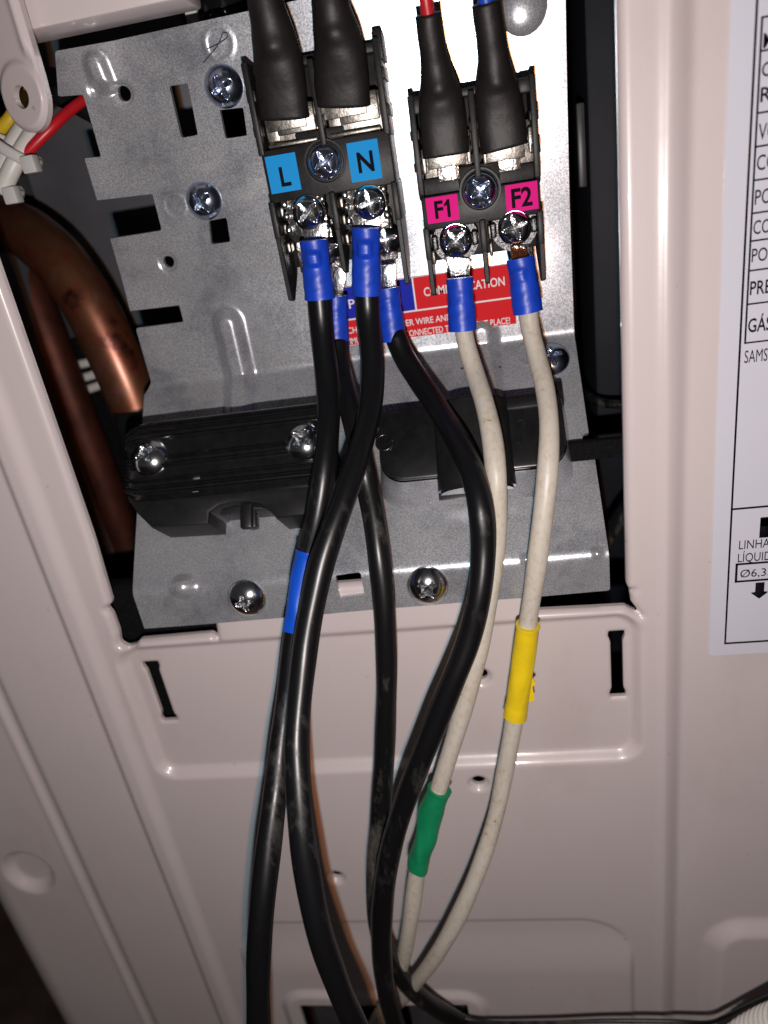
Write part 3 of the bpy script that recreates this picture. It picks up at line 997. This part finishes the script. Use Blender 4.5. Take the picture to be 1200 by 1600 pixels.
lc = thing('cable_clamp', shelf_frame(-62, 30, 0), 'black ribbed plastic cable clamp with two dome screws', 'cable clamp')
CF = 12.0
aL = shelf_pt(196, 700, CF)[0]
tL = shelf_pt(300, 652, CF)[1]; bL = shelf_pt(300, 772, CF)[1]
aR = shelf_pt(512, 690, CF)[0]
prof = []
nrb = 9
edge = np.linspace(tL, bL, 120)
prof = [(0.0, tL - 0.5), (CF - 1.4, tL - 0.6), (CF - 0.4, tL)]
ridges = [0.06, 0.14, 0.24, 0.50, 0.60, 0.78, 0.88, 0.96]
for f in np.linspace(0.02, 0.98, 110):
    s_ = tL + (bL - tL) * f
    c_ = CF
    for r_ in ridges:
        c_ += 1.25 * math.exp(-((f - r_) / 0.016) ** 4)
    prof.append((c_, s_))
prof += [(CF - 0.5, bL), (CF - 1.8, bL + 0.5), (0.0, bL + 1.2)]
xs_ = [aL, aL + 0.4, aL + 1.4, aL + 3.2, aL + 6, aR - 2, aR - 0.5, aR]
ins_ = [3.2, 2.0, 0.9, 0.25, 0.0, 0.0, 0.3, 1.0]
V = []; F = []
cm = (tL + bL) / 2
for x_, i_ in zip(xs_, ins_):
    for c_, s_ in prof:
        k = 1 - i_ / ((bL - tL) / 2)
        V.append(shelf_frame(x_, cm + (s_ - cm) * k, max(0.0, c_ - i_ * 0.25)))
m_ = len(prof)
for i in range(len(xs_) - 1):
    for j in range(m_ - 1):
        F.append((i * m_ + j, i * m_ + j + 1, (i + 1) * m_ + j + 1, (i + 1) * m_ + j))
F.append(tuple(range(m_ - 1, -1, -1))); F.append(tuple((len(xs_) - 1) * m_ + j for j in range(m_)))
mesh_obj('ribbed_cover', V, F, 'gloss_black_plastic', lc, True, 50)
# lower jaw under the cover, with a half-round cable throat and a little spur
x0_, x1_ = shelf_pt(225, 800, 6)[0], shelf_pt(505, 800, 6)[0]
bz = -shelf_pt(300, 820, 5.0)[1]
tx0, tx1 = shelf_pt(330, 800, 6)[0], shelf_pt(432, 800, 6)[0]
jaw = bmesh.new()
def jaw_box(xa, xb, ya, yb, za, zb_, bev=0.5): add_box(jaw, xa, xb, ya, yb, za, zb_, bev, SM)
jp = [shelf_pt(u_, v_, 9.0) for u_, v_ in [(200, 770), (204, 785), (217, 803), (240, 826), (330, 821), (331, 803), (345, 793), (365, 788), (388, 787), (410, 791), (424, 800), (434, 812), (512, 803), (512, 760)]]
prism(jaw, [(a_, -b_) for a_, b_ in jp], -10.6, 0.3, 1.0, SM)
jaw_box(tx0 - 2.3, tx1 + 1.3, -7.0, 0.3, bz + 1.6, -bL + 3, 0.4)
bm_obj('lower_jaw', jaw, 'black_plastic', lc)
sp = shelf_pt(385, 815, 8)
spur = bmesh.new()
add_box(spur, sp[0] - 1.7, sp[0] + 1.3, -8.2, -6.0, -sp[1] - 1.6, -sp[1] + 6, 0.7, SM)
add_box(spur, sp[0] - 0.4, sp[0] + 1.9, -7.0, -4.0, -sp[1] - 1.2, -sp[1] + 6, 0.5, SM)
bm_obj('spur', spur, 'black_plastic', lc)
for u, v, spn in [(232, 713, 28), (474, 689, 55)]:
    x_, s_ = shelf_pt(u, v, CF + 0.8)
    put_screw(SCR['clamp'], shelf_frame(x_, s_, CF + 0.5), SN, spn, lc, 'clamp_screw')
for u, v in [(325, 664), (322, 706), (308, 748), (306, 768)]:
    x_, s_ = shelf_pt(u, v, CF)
    box_obj('mould_mark', x_ - 0.9, x_ + 0.8, -CF - 0.4, -CF, -s_ - 0.2, -s_ + 0.25, 'painted_glint', lc, 0.15, SM)  # raised moulding marks, coloured pale to paint in the flash glinting off them

rc = thing('cable_clamp', shelf_frame(0, 28, 0), 'plain black cable clamp base with raised round bridge and empty screw hole', 'cable clamp')
RF = 9.0
rx0, rx1 = shelf_pt(592, 700, RF)[0], shelf_pt(886, 690, RF)[0]
rt = -shelf_pt(640, 636, RF)[1]; rb = -shelf_pt(640, 748, RF)[1]
bs = bmesh.new()
# base outline rounded in plan
n = 8
pl = []
def arc(cx_, cz_, r, a0, a1):
    return [(cx_ + r * math.cos(t), cz_ + r * math.sin(t)) for t in np.linspace(a0, a1, n)]
R1 = 5.5
pl += arc(rx0 + R1, rb + R1, R1, math.pi, 1.5 * math.pi) + arc(rx1 - R1, rb + R1, R1, 1.5 * math.pi, 2 * math.pi)
pl += arc(rx1 - 3, rt - 3, 3, 0, math.pi / 2) + arc(rx0 + 2, rt - 2, 2, math.pi / 2, math.pi)
# screw hole cut as a separate ring and dark shaft
prism(bs, pl, -RF, -RF + 2.0, 0.5, SM)
pc = ((rx0 + rx1) / 2, (rt + rb) / 2)
ped = bmesh.new()
lv = []
for y_, g_ in ((-RF + 1.6, 0.25), (-RF + 2.6, 0.45), (-1.6, 3.0), (0.3, 4.4)):
    ring_ = []
    for (px_, pz_) in pl:
        low = sstep(np.array(-(pz_ - pc[1])), -3.0, 4.0)
        gx = g_ * 0.35 * (1 if px_ > pc[0] else -1) * min(1, abs(px_ - pc[0]) / (rx1 - pc[0]))
        ring_.append(ped.verts.new(SM @ Vector((px_ + gx, y_, pz_ - g_ * float(low)))))
    lv.append(ring_)
for a_, b_ in zip(lv[:-1], lv[1:]):
    for i in range(len(pl)):
        j = (i + 1) % len(pl)
        ped.faces.new((a_[i], a_[j], b_[j], b_[i]))
bmesh.ops.recalc_face_normals(ped, faces=ped.faces)
pd = bm_obj('pedestal', ped, 'galvanised_steel', rc, 50)
pd['label'] = 'drawn steel pedestal under the black plate'
bm_obj('base', bs, 'gloss_black_plastic', rc)
bx0, bx1 = shelf_pt(676, 690, 13)[0], shelf_pt(800, 680, 13)[0]
br2 = bmesh.new()
hw = (bx1 - bx0) / 2; bc = (bx0 + bx1) / 2
NA = 20
arch = [(bc + hw * math.cos(t), -RF + 1.0 - 5.2 * math.sin(t)) for t in np.linspace(0, math.pi, NA)]
za_, zb_ = -shelf_pt(735, 757, 11)[1] - 1.0, -shelf_pt(735, 622, 11)[1]
A_ = [br2.verts.new(SM @ Vector((x_, y_, zb_ + (0.0 if True else 0)))) for x_, y_ in arch]
B_ = [br2.verts.new(SM @ Vector((x_, y_, za_))) for x_, y_ in arch]
for i in range(NA - 1): br2.faces.new((A_[i], A_[i + 1], B_[i + 1], B_[i]))
br2.faces.new(A_[::-1]); br2.faces.new(B_)
bmesh.ops.recalc_face_normals(br2, faces=br2.faces)
bmesh.ops.bevel(br2, geom=[e for e in br2.edges if len(e.link_faces) == 2 and e.calc_face_angle(0) > 1.0], offset=0.6, segments=2, affect='EDGES')
bm_obj('bridge', br2, 'black_plastic', rc)
# torn flap below the bridge and thread insert
fx = shelf_pt(712, 752, 7)
box_obj('flap', fx[0] - 4.2, fx[0] + 5.5, -5.6, -4.6, -fx[1] - 3.6, -fx[1] + 1.5, 'black_plastic', rc, 0.2, SM)
hc = shelf_pt(601, 692, RF)
for k, (r_, y_) in enumerate([(1.9, -RF - 0.25), (1.75, -RF + 0.05)]):
    pts = [SM @ Vector((hc[0] + r_ * math.cos(t), y_, -hc[1] + r_ * math.sin(t))) for t in np.linspace(0, 2 * math.pi, 33)]
    V, F = tube([p[:] for p in pts], 0.28, nseg=8, ref=(0.3, 1, 0.2)); mesh_obj('thread_ring', V, F, 'gloss_black_plastic', rc)
cy_ = bmesh.new()
bmesh.ops.create_cone(cy_, cap_ends=True, segments=24, radius1=1.7, radius2=1.7, depth=0.2)
bmesh.ops.transform(cy_, matrix=SM @ Matrix.Translation((hc[0], -RF - 0.1, -hc[1])) @ Matrix.Rotation(math.pi / 2, 4, 'X'), verts=cy_.verts)
bm_obj('screw_hole', cy_, 'foam_black', rc)
hp = shelf_pt(868, 610, 4)
box_obj('hook', hp[0] - 1.6, hp[0] + 1.6, -5, 0.3, -hp[1] - 4, -hp[1] + 2.0, 'black_plastic', rc, 0.5, SM)
tp = shelf_pt(838, 625, RF)
box_obj('lip', tp[0] - 7, tp[0] + 5.0, -RF - 0.4, -RF + 3, -tp[1] - 1.6, -tp[1] + 1.0, 'black_plastic', rc, 0.3, SM)
for q in (shelf_pt(818, 655, RF), shelf_pt(815, 690, RF)):
    box_obj('mould_mark', q[0] - 0.3, q[0] + 0.3, -RF - 0.25, -RF, -q[1] - 1.2, -q[1] + 1.2, 'gloss_black_plastic', rc, 0, SM)
    box_obj('mould_mark', q[0] - 1.2, q[0] - 0.3, -RF - 0.25, -RF, -q[1] - 0.2, -q[1] + 0.3, 'gloss_black_plastic', rc, 0, SM)

st = bmesh.new()
q0 = at(884, 706, 14); q1 = at(1000, 700, 16)
add_box(st, q0[0], q1[0] + 12, 13.0, 15.2, q0[2] - 2.4, q0[2] + 2.2, 0.4)
props(bm_obj('retaining_strap', st, 'foam_black'), 'flat black strap leaving the bracket towards the cabinet edge', 'strap')

# ================================================================== FIELD CABLES
def cable(name, pts, r, mat, label, cat='cable', group=None, wob=0.085):
    P = catmull([at(*p) for p in pts])
    t = thing(name, P[0], label, cat, group)
    ph = rng.rand() * 6
    def disp(S, TH): return wob * np.sin(S * 0.11 + ph) + wob * 0.6 * np.sin(S * 0.31 + 2 * TH + ph)
    V, F = tube(P, r, nseg=28, disp=disp)
    mesh_obj('jacket', V, F, mat, t)
    return t, P

def tape(parent, P, v0, v1, r, mat, label, wrinkle=0.10, flag=False, name='marker_tape'):
    rows_ = np.array([image_row(p) for p in P])
    i0 = int(np.argmin(np.abs(rows_ - v0))); i1 = int(np.argmin(np.abs(rows_ - v1)))
    Q = catmull(P[i0:i1 + 1:2], 0.5)
    ph = rng.rand(6) * 6
    L = np.linalg.norm(np.diff(Q, axis=0), axis=1).sum()
    def disp(S, TH):
        d = wrinkle * (np.abs(np.sin(S * 0.21 + TH * 0.5 + ph[0])) ** 6 * 1.2 + np.sin(S * 0.37 - TH + ph[1]) * 0.5 + np.abs(np.sin(S * 0.13 - TH + ph[2])) ** 10 * 1.4 + np.sin(2 * TH + ph[3] + 0.1 * S) * 0.4)
        d += 0.14 * (((TH + 0.06 * S) % (2 * math.pi)) < 2.0)          # overlapping turn
        d += 0.16 * (S < 1.0) + 0.12 * (S > L - 3.0)
        return d
    V, F = tube(Q, r, nseg=48, disp=disp)
    o = mesh_obj(name, V, F, mat, parent, True, 60)
    o['label'] = label
    return Q

def crimp(parent, top, bot, w, mat='blue_vinyl', tongue=None, dent=1.0, flat=0.96, dside=0.0):
    """blue insulated sleeve from top to bottom plus its tin tongue"""
    P = catmull([at(*top), (at(*top) + at(*bot)) / 2, at(*bot)], 0.4)
    n_ = len(P); f = np.linspace(0, 1, n_)
    rx = w / 2 * (0.93 - 0.05 * np.exp(-((f - 0.35) / 0.14) ** 2) + 0.10 * f)
    L = np.linalg.norm(P[-1] - P[0])
    def disp(S, TH):
        a = np.angle(np.exp(1j * (TH - math.pi * 1.5 - dside)))
        g = np.exp(-((S / L - 0.30) / 0.115) ** 6) * np.exp(-(a / 0.52) ** 6)
        return dent * g - 0.22 * np.exp(-((S / L - 0.30) / 0.16) ** 2) * np.exp(-(a / 1.0) ** 2) + 0.05 * np.sin(S * 2.2 + 2 * TH)
    V, F = tube(P, rx, rx * flat, nseg=40, disp=disp)
    mesh_obj('crimp_sleeve', V, F, mat, parent, True, 55)
    if tongue:
        poly, yy, tm = tongue
        b_ = bmesh.new()
        prism(b_, [XZ(u, v, yy) for u, v in poly], yy - 0.4, yy + 0.5, 0.2)
        bm_obj('lug_tongue', b_, tm, parent)
    return P

RB, RW = 2.6, 2.12
gB = 'black supply cables on the L and N block'
gW = 'white signal cables on the F1 and F2 block'
A = [(498, 450, 15), (503, 520, 13.5), (512, 600, 7.5), (513, 660, 1), (507, 730, -5.5), (496, 800, -9), (482, 870, -11.5), (470, 935, -15), (459, 1010, -20), (449, 1090, -26), (437, 1180, -33),
     (424, 1290, -42), (411, 1400, -50), (404, 1500, -55), (404, 1600, -58), (408, 1720, -60)]
tA, PA = cable('power_cable', A, RB, 'black_jacket', 'black cable with blue tape band, crimped to the L screw', group=gB)
crimp(tA, (490, 375, 15.5), (500, 467, 15), 6.5, tongue=([(474, 352), (511, 347), (513, 380), (476, 384)], 19.0, 'tinned_metal'))
tape(tA, PA, 862, 1004, RB + 0.22, 'blue_tape', 'band of blue insulating tape')

B = [(573, 445, 15), (575, 500, 14), (582, 570, 9), (578, 640, 2), (562, 705, -6), (540, 770, -13), (519, 830, -18), (500, 890, -22), (487, 950, -25.5), (476, 1020, -30), (467, 1100, -36), (464, 1180, -42),
     (469, 1270, -48), (480, 1360, -53), (499, 1455, -57), (530, 1545, -59), (560, 1615, -60), (600, 1720, -60)]
tB, PB = cable('power_cable', B, RB, 'black_jacket', 'thick black cable crossing over the blue tape, crimped to the N screw', group=gB)
crimp(tB, (572, 356, 15.5), (573, 461, 15), 6.4, tongue=([(552, 338), (594, 334), (595, 362), (554, 364)], 19.0, 'tinned_metal'))

C = [(526, 530, 24.5), (531, 570, 21), (545, 630, 10.5), (559, 690, 4.0), (572, 750, 1.5), (584, 810, -2.5), (594, 880, -7), (601, 960, -10), (604, 1050, -12), (602, 1140, -13), (598, 1220, -14), (592, 1300, -17),
     (587, 1370, -21), (590, 1440, -22), (610, 1500, -20), (650, 1552, -16), (710, 1592, -10), (800, 1640, -8)]
tC, PC = cable('power_cable', C, RB - 0.05, 'dusty_black_jacket', 'dusty black cable from the lower L contact, running straight down the middle', group=gB)
crimp(tC, (524, 462, 25.5), (526, 546, 24.5), 6.0, tongue=([(523, 415), (540, 420), (541, 440), (534, 466), (520, 466)], 24.0, 'tinned_metal'), dent=0.2)

D = [(616, 520, 22), (630, 555, 20), (655, 595, 15.5), (686, 640, 8.5), (716, 690, -1), (740, 745, -9), (752, 800, -14), (755, 860, -16), (749, 930, -19), (732, 1000, -21), (707, 1065, -23), (680, 1130, -24.5), (654, 1195, -26),
     (630, 1260, -27), (610, 1330, -29), (599, 1400, -30), (596, 1470, -30), (602, 1540, -29), (620, 1605, -27), (660, 1700, -25)]
tD, PD = cable('power_cable', D, RB, 'black_jacket', 'scuffed black cable bulging right from the lower N contact beside the white cable', group=gB)
crimp(tD, (605, 450, 23), (615, 532, 22), 5.9, tongue=([(596, 415), (618, 412), (620, 455), (598, 456)], 24.0, 'tinned_metal'), dent=0.3)

Ew = [(723, 500, 16), (728, 535, 14.5), (741, 580, 11), (757, 630, 4), (769, 685, -2.5), (775, 745, -7.5), (777, 810, -8), (772, 880, -9), (762, 945, -11), (745, 1030, -12.5), (723, 1110, -13.5), (702, 1180, -14.5), (683, 1240, -15.5),
      (667, 1295, -17), (653, 1355, -18.5), (643, 1425, -20), (632, 1490, -19), (615, 1545, -14), (590, 1590, -6), (560, 1650, 4)]
tE, PE = cable('signal_cable', Ew, RW, 'white_jacket', 'white cable with green tape band, crimped to the F1 screw', group=gW)
crimp(tE, (718, 434, 17), (723, 516, 16), 6.1, tongue=([(694, 400), (738, 404), (731, 440), (707, 440)], 19.6, 'tinned_metal'), dent=0.15, dside=0.5)
tape(tE, PE, 1232, 1362, RW + 0.42, 'green_tape', 'wrinkled band of green insulating tape', wrinkle=0.26)

Fw = [(824, 475, 16), (829, 515, 14.5), (840, 560, 11), (852, 610, 5), (858, 665, -1), (856, 730, -6), (849, 800, -8.5), (839, 880, -9.5), (827, 960, -8.5), (816, 1040, -8.5), (804, 1120, -9), (790, 1200, -11), (773, 1280, -14),
      (749, 1355, -17.5), (717, 1430, -20), (678, 1498, -20), (638, 1548, -15), (600, 1590, -6), (570, 1650, 4)]
tF, PF = cable('signal_cable', Fw, RW, 'white_jacket', 'white cable with yellow tape band, crimped to the F2 screw', group=gW)
crimp(tF, (813, 403, 17), (825, 488, 16), 6.3, tongue=([(797, 384), (826, 383), (828, 408), (800, 408)], 19.8, 'tinned_metal'), dent=0.45, dside=-0.35)
tape(tF, PF, 972, 1118, RW + 0.42, 'yellow_tape', 'band of yellow insulating tape', wrinkle=0.06)
# torn end of the yellow tape
rag = bmesh.new()
qa = at(826, 1060, -9)
rag_pts = [(0, 4), (1.2, 3.2), (0.5, 1.0), (1.6, -1.2), (0.7, -2.2), (1.0, -6.2), (-0.6, -6.6), (-0.6, 4)]
prism(rag, [(qa[0] + a_, qa[2] + b_) for a_, b_ in rag_pts], -9.4, -9.1)
bm_obj('tape_end', rag, 'yellow_tape', tF)
# bare strands at the F2 lug
for k in range(7):
    u0 = 800 + k * 3.6
    V, F = tube(catmull([at(u0, 386 + (k % 3) * 2, 18.8), at(u0 + 1, 397, 18.2), at(u0 + 2, 408, 17.6)], 0.5), 0.33, nseg=8)
    mesh_obj('strand', V, F, 'bare_copper', tF)

# ================================================================== FACTORY LEADS FROM ABOVE (heat-shrunk)
def lead(name, label, ctrl, widths, Y, wire_mat, wire_r, cut, flat=0.52, group='heat-shrunk factory leads'):
    """ctrl: (u,v) down the sleeve, widths in mm, wire leaves the top"""
    pts = [at(u, v, y_) for (u, v), y_ in zip(ctrl, Y)]
    P = catmull(pts, 0.6)
    t = thing(name, P[-1], label, 'wire', group)
    sd = np.concatenate([[0], np.cumsum(np.linalg.norm(np.diff(P, axis=0), axis=1))])
    kn = [sd[int(np.argmin(np.linalg.norm(P - p, axis=1)))] for p in pts]
    rx = np.interp(sd, kn, np.array(widths) / 2)
    kf = [0.95] * (len(pts) - 3) + [0.85, flat, flat]
    ry = rx * np.interp(sd, kn, kf)
    k_ = np.ones(9) / 9
    rx = np.convolve(np.pad(rx, 4, 'edge'), k_, 'valid'); ry = np.convolve(np.pad(ry, 4, 'edge'), k_, 'valid')
    ph = rng.rand() * 6
    L = sd[-1]
    def disp(S, TH):
        a = np.angle(np.exp(1j * (TH - math.pi * 1.5)))
        d = 0.05 * np.sin(S * 0.5 + ph + TH) + 0.03 * np.sin(S * 1.3 + 2 * TH + ph)
        d += 0.55 * np.exp(-((S - (L - 13)) / 1.5) ** 2) * np.exp(-(a / 0.5) ** 2)      # crimp barrel under the sleeve
        d -= 0.12 * np.exp(-((S - (L - 10.2)) / 1.0) ** 2) * np.exp(-(a / 0.9) ** 2)
        d += 0.10 * np.cos(4 * TH) * -1 * sstep(S, L - 9, L - 6)                      # squared-off over the flat lug
        return d
    V, F = tube(P, rx, ry, nseg=48, disp=disp)
    mesh_obj('heat_shrink_sleeve', V, F, 'heat_shrink', t)
    d0 = P[0] - P[2]; d0 /= np.linalg.norm(d0)
    W = catmull([P[3], P[0] + d0 * 6, P[0] + d0 * 18 + np.array([1, 2, 4]), P[0] + d0 * 34 + np.array([2, 10, 10])], 1.0)
    V, F = tube(W, wire_r, nseg=20); mesh_obj('wire', V, F, wire_mat, t)
    b_ = bmesh.new()
    e = P[-1]
    add_box(b_, e[0] - widths[-1] * 0.40, e[0] + widths[-1] * 0.40, e[1] + 0.2, e[1] + 1.2, e[2] - 2.2, e[2] + 4, 0.2)
    bm_obj('spade_lug', b_, 'rough_tin', t)
    return t
lead('power_lead', 'wide black heat-shrunk lead entering above the L sticker', [(408, -60), (414, 0), (424, 40), (432, 80), (438, 130), (445, 184)], [6.4, 6.6, 8.0, 9.6, 10.4, 10.6], [16, 16, 17, 18, 19, 20.5], 'black_jacket', 2.8, 0)
lead('power_lead', 'wide black heat-shrunk lead entering above the N sticker', [(512, -60), (516, 0), (522, 35), (529, 70), (533, 115), (536, 164)], [6.6, 6.8, 8.4, 10.0, 11.2, 11.6], [16, 16, 17, 18, 19, 20.5], 'black_jacket', 2.8, 0)
lead('signal_lead', 'slim black heat-shrunk lead with red wire above the F1 sticker', [(669, 22), (674, 60), (681, 110), (688, 150), (692, 190), (697, 243)], [5.0, 5.0, 5.7, 8.8, 9.6, 9.8], [14, 15, 17, 18.5, 19, 19.5], 'red_wire', 1.25, 0)
lead('signal_lead', 'slim black heat-shrunk lead with blue wire above the F2 sticker', [(760, 4), (765, 45), (772, 100), (776, 140), (781, 180), (789, 232)], [5.4, 5.5, 6.0, 8.8, 9.6, 9.8], [14, 15, 17, 18.5, 19, 19.5], 'blue_wire', 1.5, 0)

# ================================================================== PIPES AND LOOM BEHIND THE BRACKET
def pipe(name, pts, r, mat, label, cat, wob=0.0):
    V, F = tube(catmull([at(*p) for p in pts], 1.0), r, nseg=32, ref=(0.2, 1, 0.1))
    return props(mesh_obj(name, V, F, mat), label, cat)
pipe('copper_pipe', [(-110, 480, 98), (-70, 395, 92), (-20, 357, 83), (30, 358, 72), (85, 400, 62), (130, 460, 57.2), (165, 525, 55.2), (195, 590, 54.2), (222, 660, 53.8), (245, 730, 53.5)], 7.6, 'copper_pipe',
     'heat-stained copper pipe arching down beside the bracket into the black clamp', 'pipe')
pipe('copper_pipe', [(-30, 340, 108), (0, 375, 100), (35, 430, 92), (65, 500, 88), (95, 580, 86), (125, 660, 85.5), (158, 745, 86), (190, 830, 87), (225, 930, 88), (260, 1040, 89)], 6.3, 'tarnished_copper',
     'darker slimmer copper pipe running behind the arching one', 'pipe')
gsk = [at(226, 640, 50), at(232, 672, 49), at(240, 705, 48)]
V, F = tube(catmull(gsk, 0.8), 9.0, nseg=32, ref=(0.2, 1, 0.1)); props(mesh_obj('pipe_grommet', V, F, 'black_plastic'), 'black rubber grommet around the foot of the copper pipe', 'grommet')
pipe('loom_wire', [(140, 150, 46), (110, 172, 42), (80, 200, 38), (45, 235, 36), (15, 265, 36), (-15, 300, 36)], 1.25, 'red_wire', 'red wire strapped along the white wires beside the hinge tab', 'wire')
pipe('loom_wire', [(60, 130, 44), (30, 165, 42), (8, 195, 41), (-30, 225, 41)], 1.6, 'yellow_wire', 'yellow wire emerging behind the hinge tab', 'wire')
pipe('loom_wire', [(62, 165, 44), (35, 205, 40), (12, 245, 37), (-10, 290, 36)], 2.3, 'white_plastic', 'white wire under the nylon ties, next to the yellow wire', 'wire')
pipe('loom_wire', [(72, 178, 42), (48, 215, 38), (22, 258, 35), (2, 300, 34)], 2.1, 'white_plastic', 'white wire under the nylon ties, next to the red wire', 'wire')
pipe('harness_cable', [(60, 140, 55), (100, 155, 52), (145, 178, 50), (180, 200, 50)], 2.2, 'black_plastic', 'thin black harness cable passing behind the bracket ear', 'cable')
def tie(u, v, label):
    t = thing('cable_tie', at(u, v, 33), label, 'cable tie', 'nylon ties on the wire loom')
    c_ = at(u, v, 36)
    d_ = at(u + 20, v + 12, 36) - at(u - 20, v - 12, 36); d_ /= np.linalg.norm(d_)
    e_ = np.array([0, -1.0, 0])
    ring = [c_ + d_ * 6.2 * math.cos(a) + e_ * 3.6 * math.sin(a) for a in np.linspace(0, 2 * math.pi, 32)]
    V, F = tube(ring, 0.5, 1.3, nseg=10, caps=False, ref=(0.55, 0.1, 0.8)); mesh_obj('band', V, F, 'milky_nylon', t)
    hd = c_ + d_ * 5.6 + e_ * 3.0
    box_obj('head', hd[0] - 1.7, hd[0] + 1.7, hd[1] - 1.4, hd[1] + 1.8, hd[2] - 1.9, hd[2] + 1.9, 'milky_nylon', t, 0.4)
tie(24, 236, 'milky nylon tie round the red and white wires, just below the hinge tab')
tie(-4, 284, 'milky nylon tie round the wires above the copper arch')
# pale wires and a black sleeve seen between the two copper pipes
for v0, lb in ((566, 'pale wire end between the copper pipes, uppermost of three'), (588, 'faint pale wire end between the copper pipes, middle of three'), (608, 'pale wire end between the copper pipes, lowest of three')):
    pipe('pale_wire', [(85, v0 + 6, 98), (120, v0 + 4, 96), (150, v0 - 4, 96), (190, v0 - 22, 97)], 1.5, 'white_plastic', lb, 'wire')
blk = bmesh.new()
q = at(150, 700, 96)
add_box(blk, q[0] - 55, q[0] + 22, 97, 116, q[2] - 80, at(130, 528, 97)[2], 1.0)
props(bm_obj('compressor_cover', blk, 'foam_black'), 'black felt cover deep behind the copper pipes', 'cover')
gp = bmesh.new()
add_box(gp, -140, -78, 100, 103, at(130, 520, 100)[2], 110, 0.5)
props(bm_obj('inner_shield', gp, 'grey_metal'), 'grey inner sheet behind the copper arch', 'sheet')
# foam strip visible through the slots and the hatch corner
fm = bmesh.new()
add_box(fm, -128, -62, 9, 14, -140, -88, 1.0)
props(bm_obj('foam_strip', fm, 'foam_black'), 'black foam strip behind the left slot of the panel', 'foam')
# right-hand gap: dark inner post with a small bright catch
po = bmesh.new()
add_box(po, 30, 56, 60, 100, -120, 90, 1.0)
props(bm_obj('inner_post', po, 'dark_metal'), 'dark inner post behind the right hatch edge', 'post')
ca = bmesh.new()
q = at(908, 228, 58)
add_box(ca, q[0] - 0.9, q[0] + 1.1, 57.5, 59.5, q[2] - 9.5, q[2] + 9.5, 0.5)
props(bm_obj('catch_plate', ca, 'grey_gland'), 'small grey upright catch in the dark gap right of the bracket', 'catch')
pipe('harness_cable', [(1010, 760, 34), (975, 800, 34), (945, 845, 36), (915, 890, 38)], 2.4, 'dusty_black_jacket', 'dusty dark cable in the gap right of the shelf', 'cable')
pipe('harness_cable', [(895, 600, 60), (930, 625, 52), (965, 632, 48), (1010, 628, 46)], 1.2, 'dusty_black_jacket', 'thin dark lead deep in the gap above the strap', 'cable')
# top of frame: black knob and white clip behind the plate
kb = bmesh.new()
q = at(350, 8, 52)
bmesh.ops.create_cone(kb, cap_ends=True, segments=40, radius1=6.6, radius2=5.6, depth=7)
bmesh.ops.bevel(kb, geom=[e for e in kb.edges if len(e.link_faces) == 2 and e.calc_face_angle(0) > 0.9], offset=0.9, segments=3, affect='EDGES')
bmesh.ops.transform(kb, matrix=Matrix.Translation((q[0], q[1], q[2] + 1)), verts=kb.verts)
props(bm_obj('black_knob', kb, 'gloss_black_plastic'), 'glossy black round fastener above the bracket top edge', 'fastener')
cl = bmesh.new()
q = at(300, 22, 46)
add_box(cl, q[0] - 1.5, q[0] + 1.5, 45, 47, q[2] - 2.6, q[2] + 2.4, 0.6)
props(bm_obj('white_clip', cl, 'white_plastic'), 'small white clip standing on the bracket top edge', 'clip')

# ================================================================== BOTTOM OF FRAME
gl = thing('cable_gland', (-53, 5, -262), 'black plastic cable gland block inside the lower knock-out', 'gland')
gb = bmesh.new()
add_box(gb, -79.5, -62, 2.5, 20, -290, -248.4, 1.2)
add_box(gb, -46, -27, 2.0, 20, -290, -248.0, 1.2)
bm_obj('cheek', gb, 'grey_gland', gl)
g2 = bmesh.new()
add_box(g2, -80.5, -25.5, 14, 30, -299, -245, 0.5)
bm_obj('throat', g2, 'foam_black', gl)
pipe('thin_cord', [(640, 1560, -6), (690, 1578, -8), (750, 1596, -10), (850, 1598, -12), (950, 1595, -13), (1050, 1596, -14), (1105, 1598, -16), (1135, 1588, -18), (1165, 1574, -20), (1215, 1552, -24), (1280, 1530, -34)], 0.6, 'black_jacket',
     'thin black cord trailing across the bottom of the beige panel', 'cord')
# corrugated pale hose
P = catmull([at(1130, 1670, -24), at(1160, 1634, -24), at(1195, 1612, -26), at(1235, 1597, -30), at(1290, 1582, -36)], 0.35)
sd = np.concatenate([[0], np.cumsum(np.linalg.norm(np.diff(P, axis=0), axis=1))])
V, F = tube(P, 5.0 + 0.5 * np.sin(sd * 2.6), nseg=36)
props(mesh_obj('corrugated_hose', V, F, 'white_plastic'), 'off-white corrugated hose end under the thin black cord', 'hose')
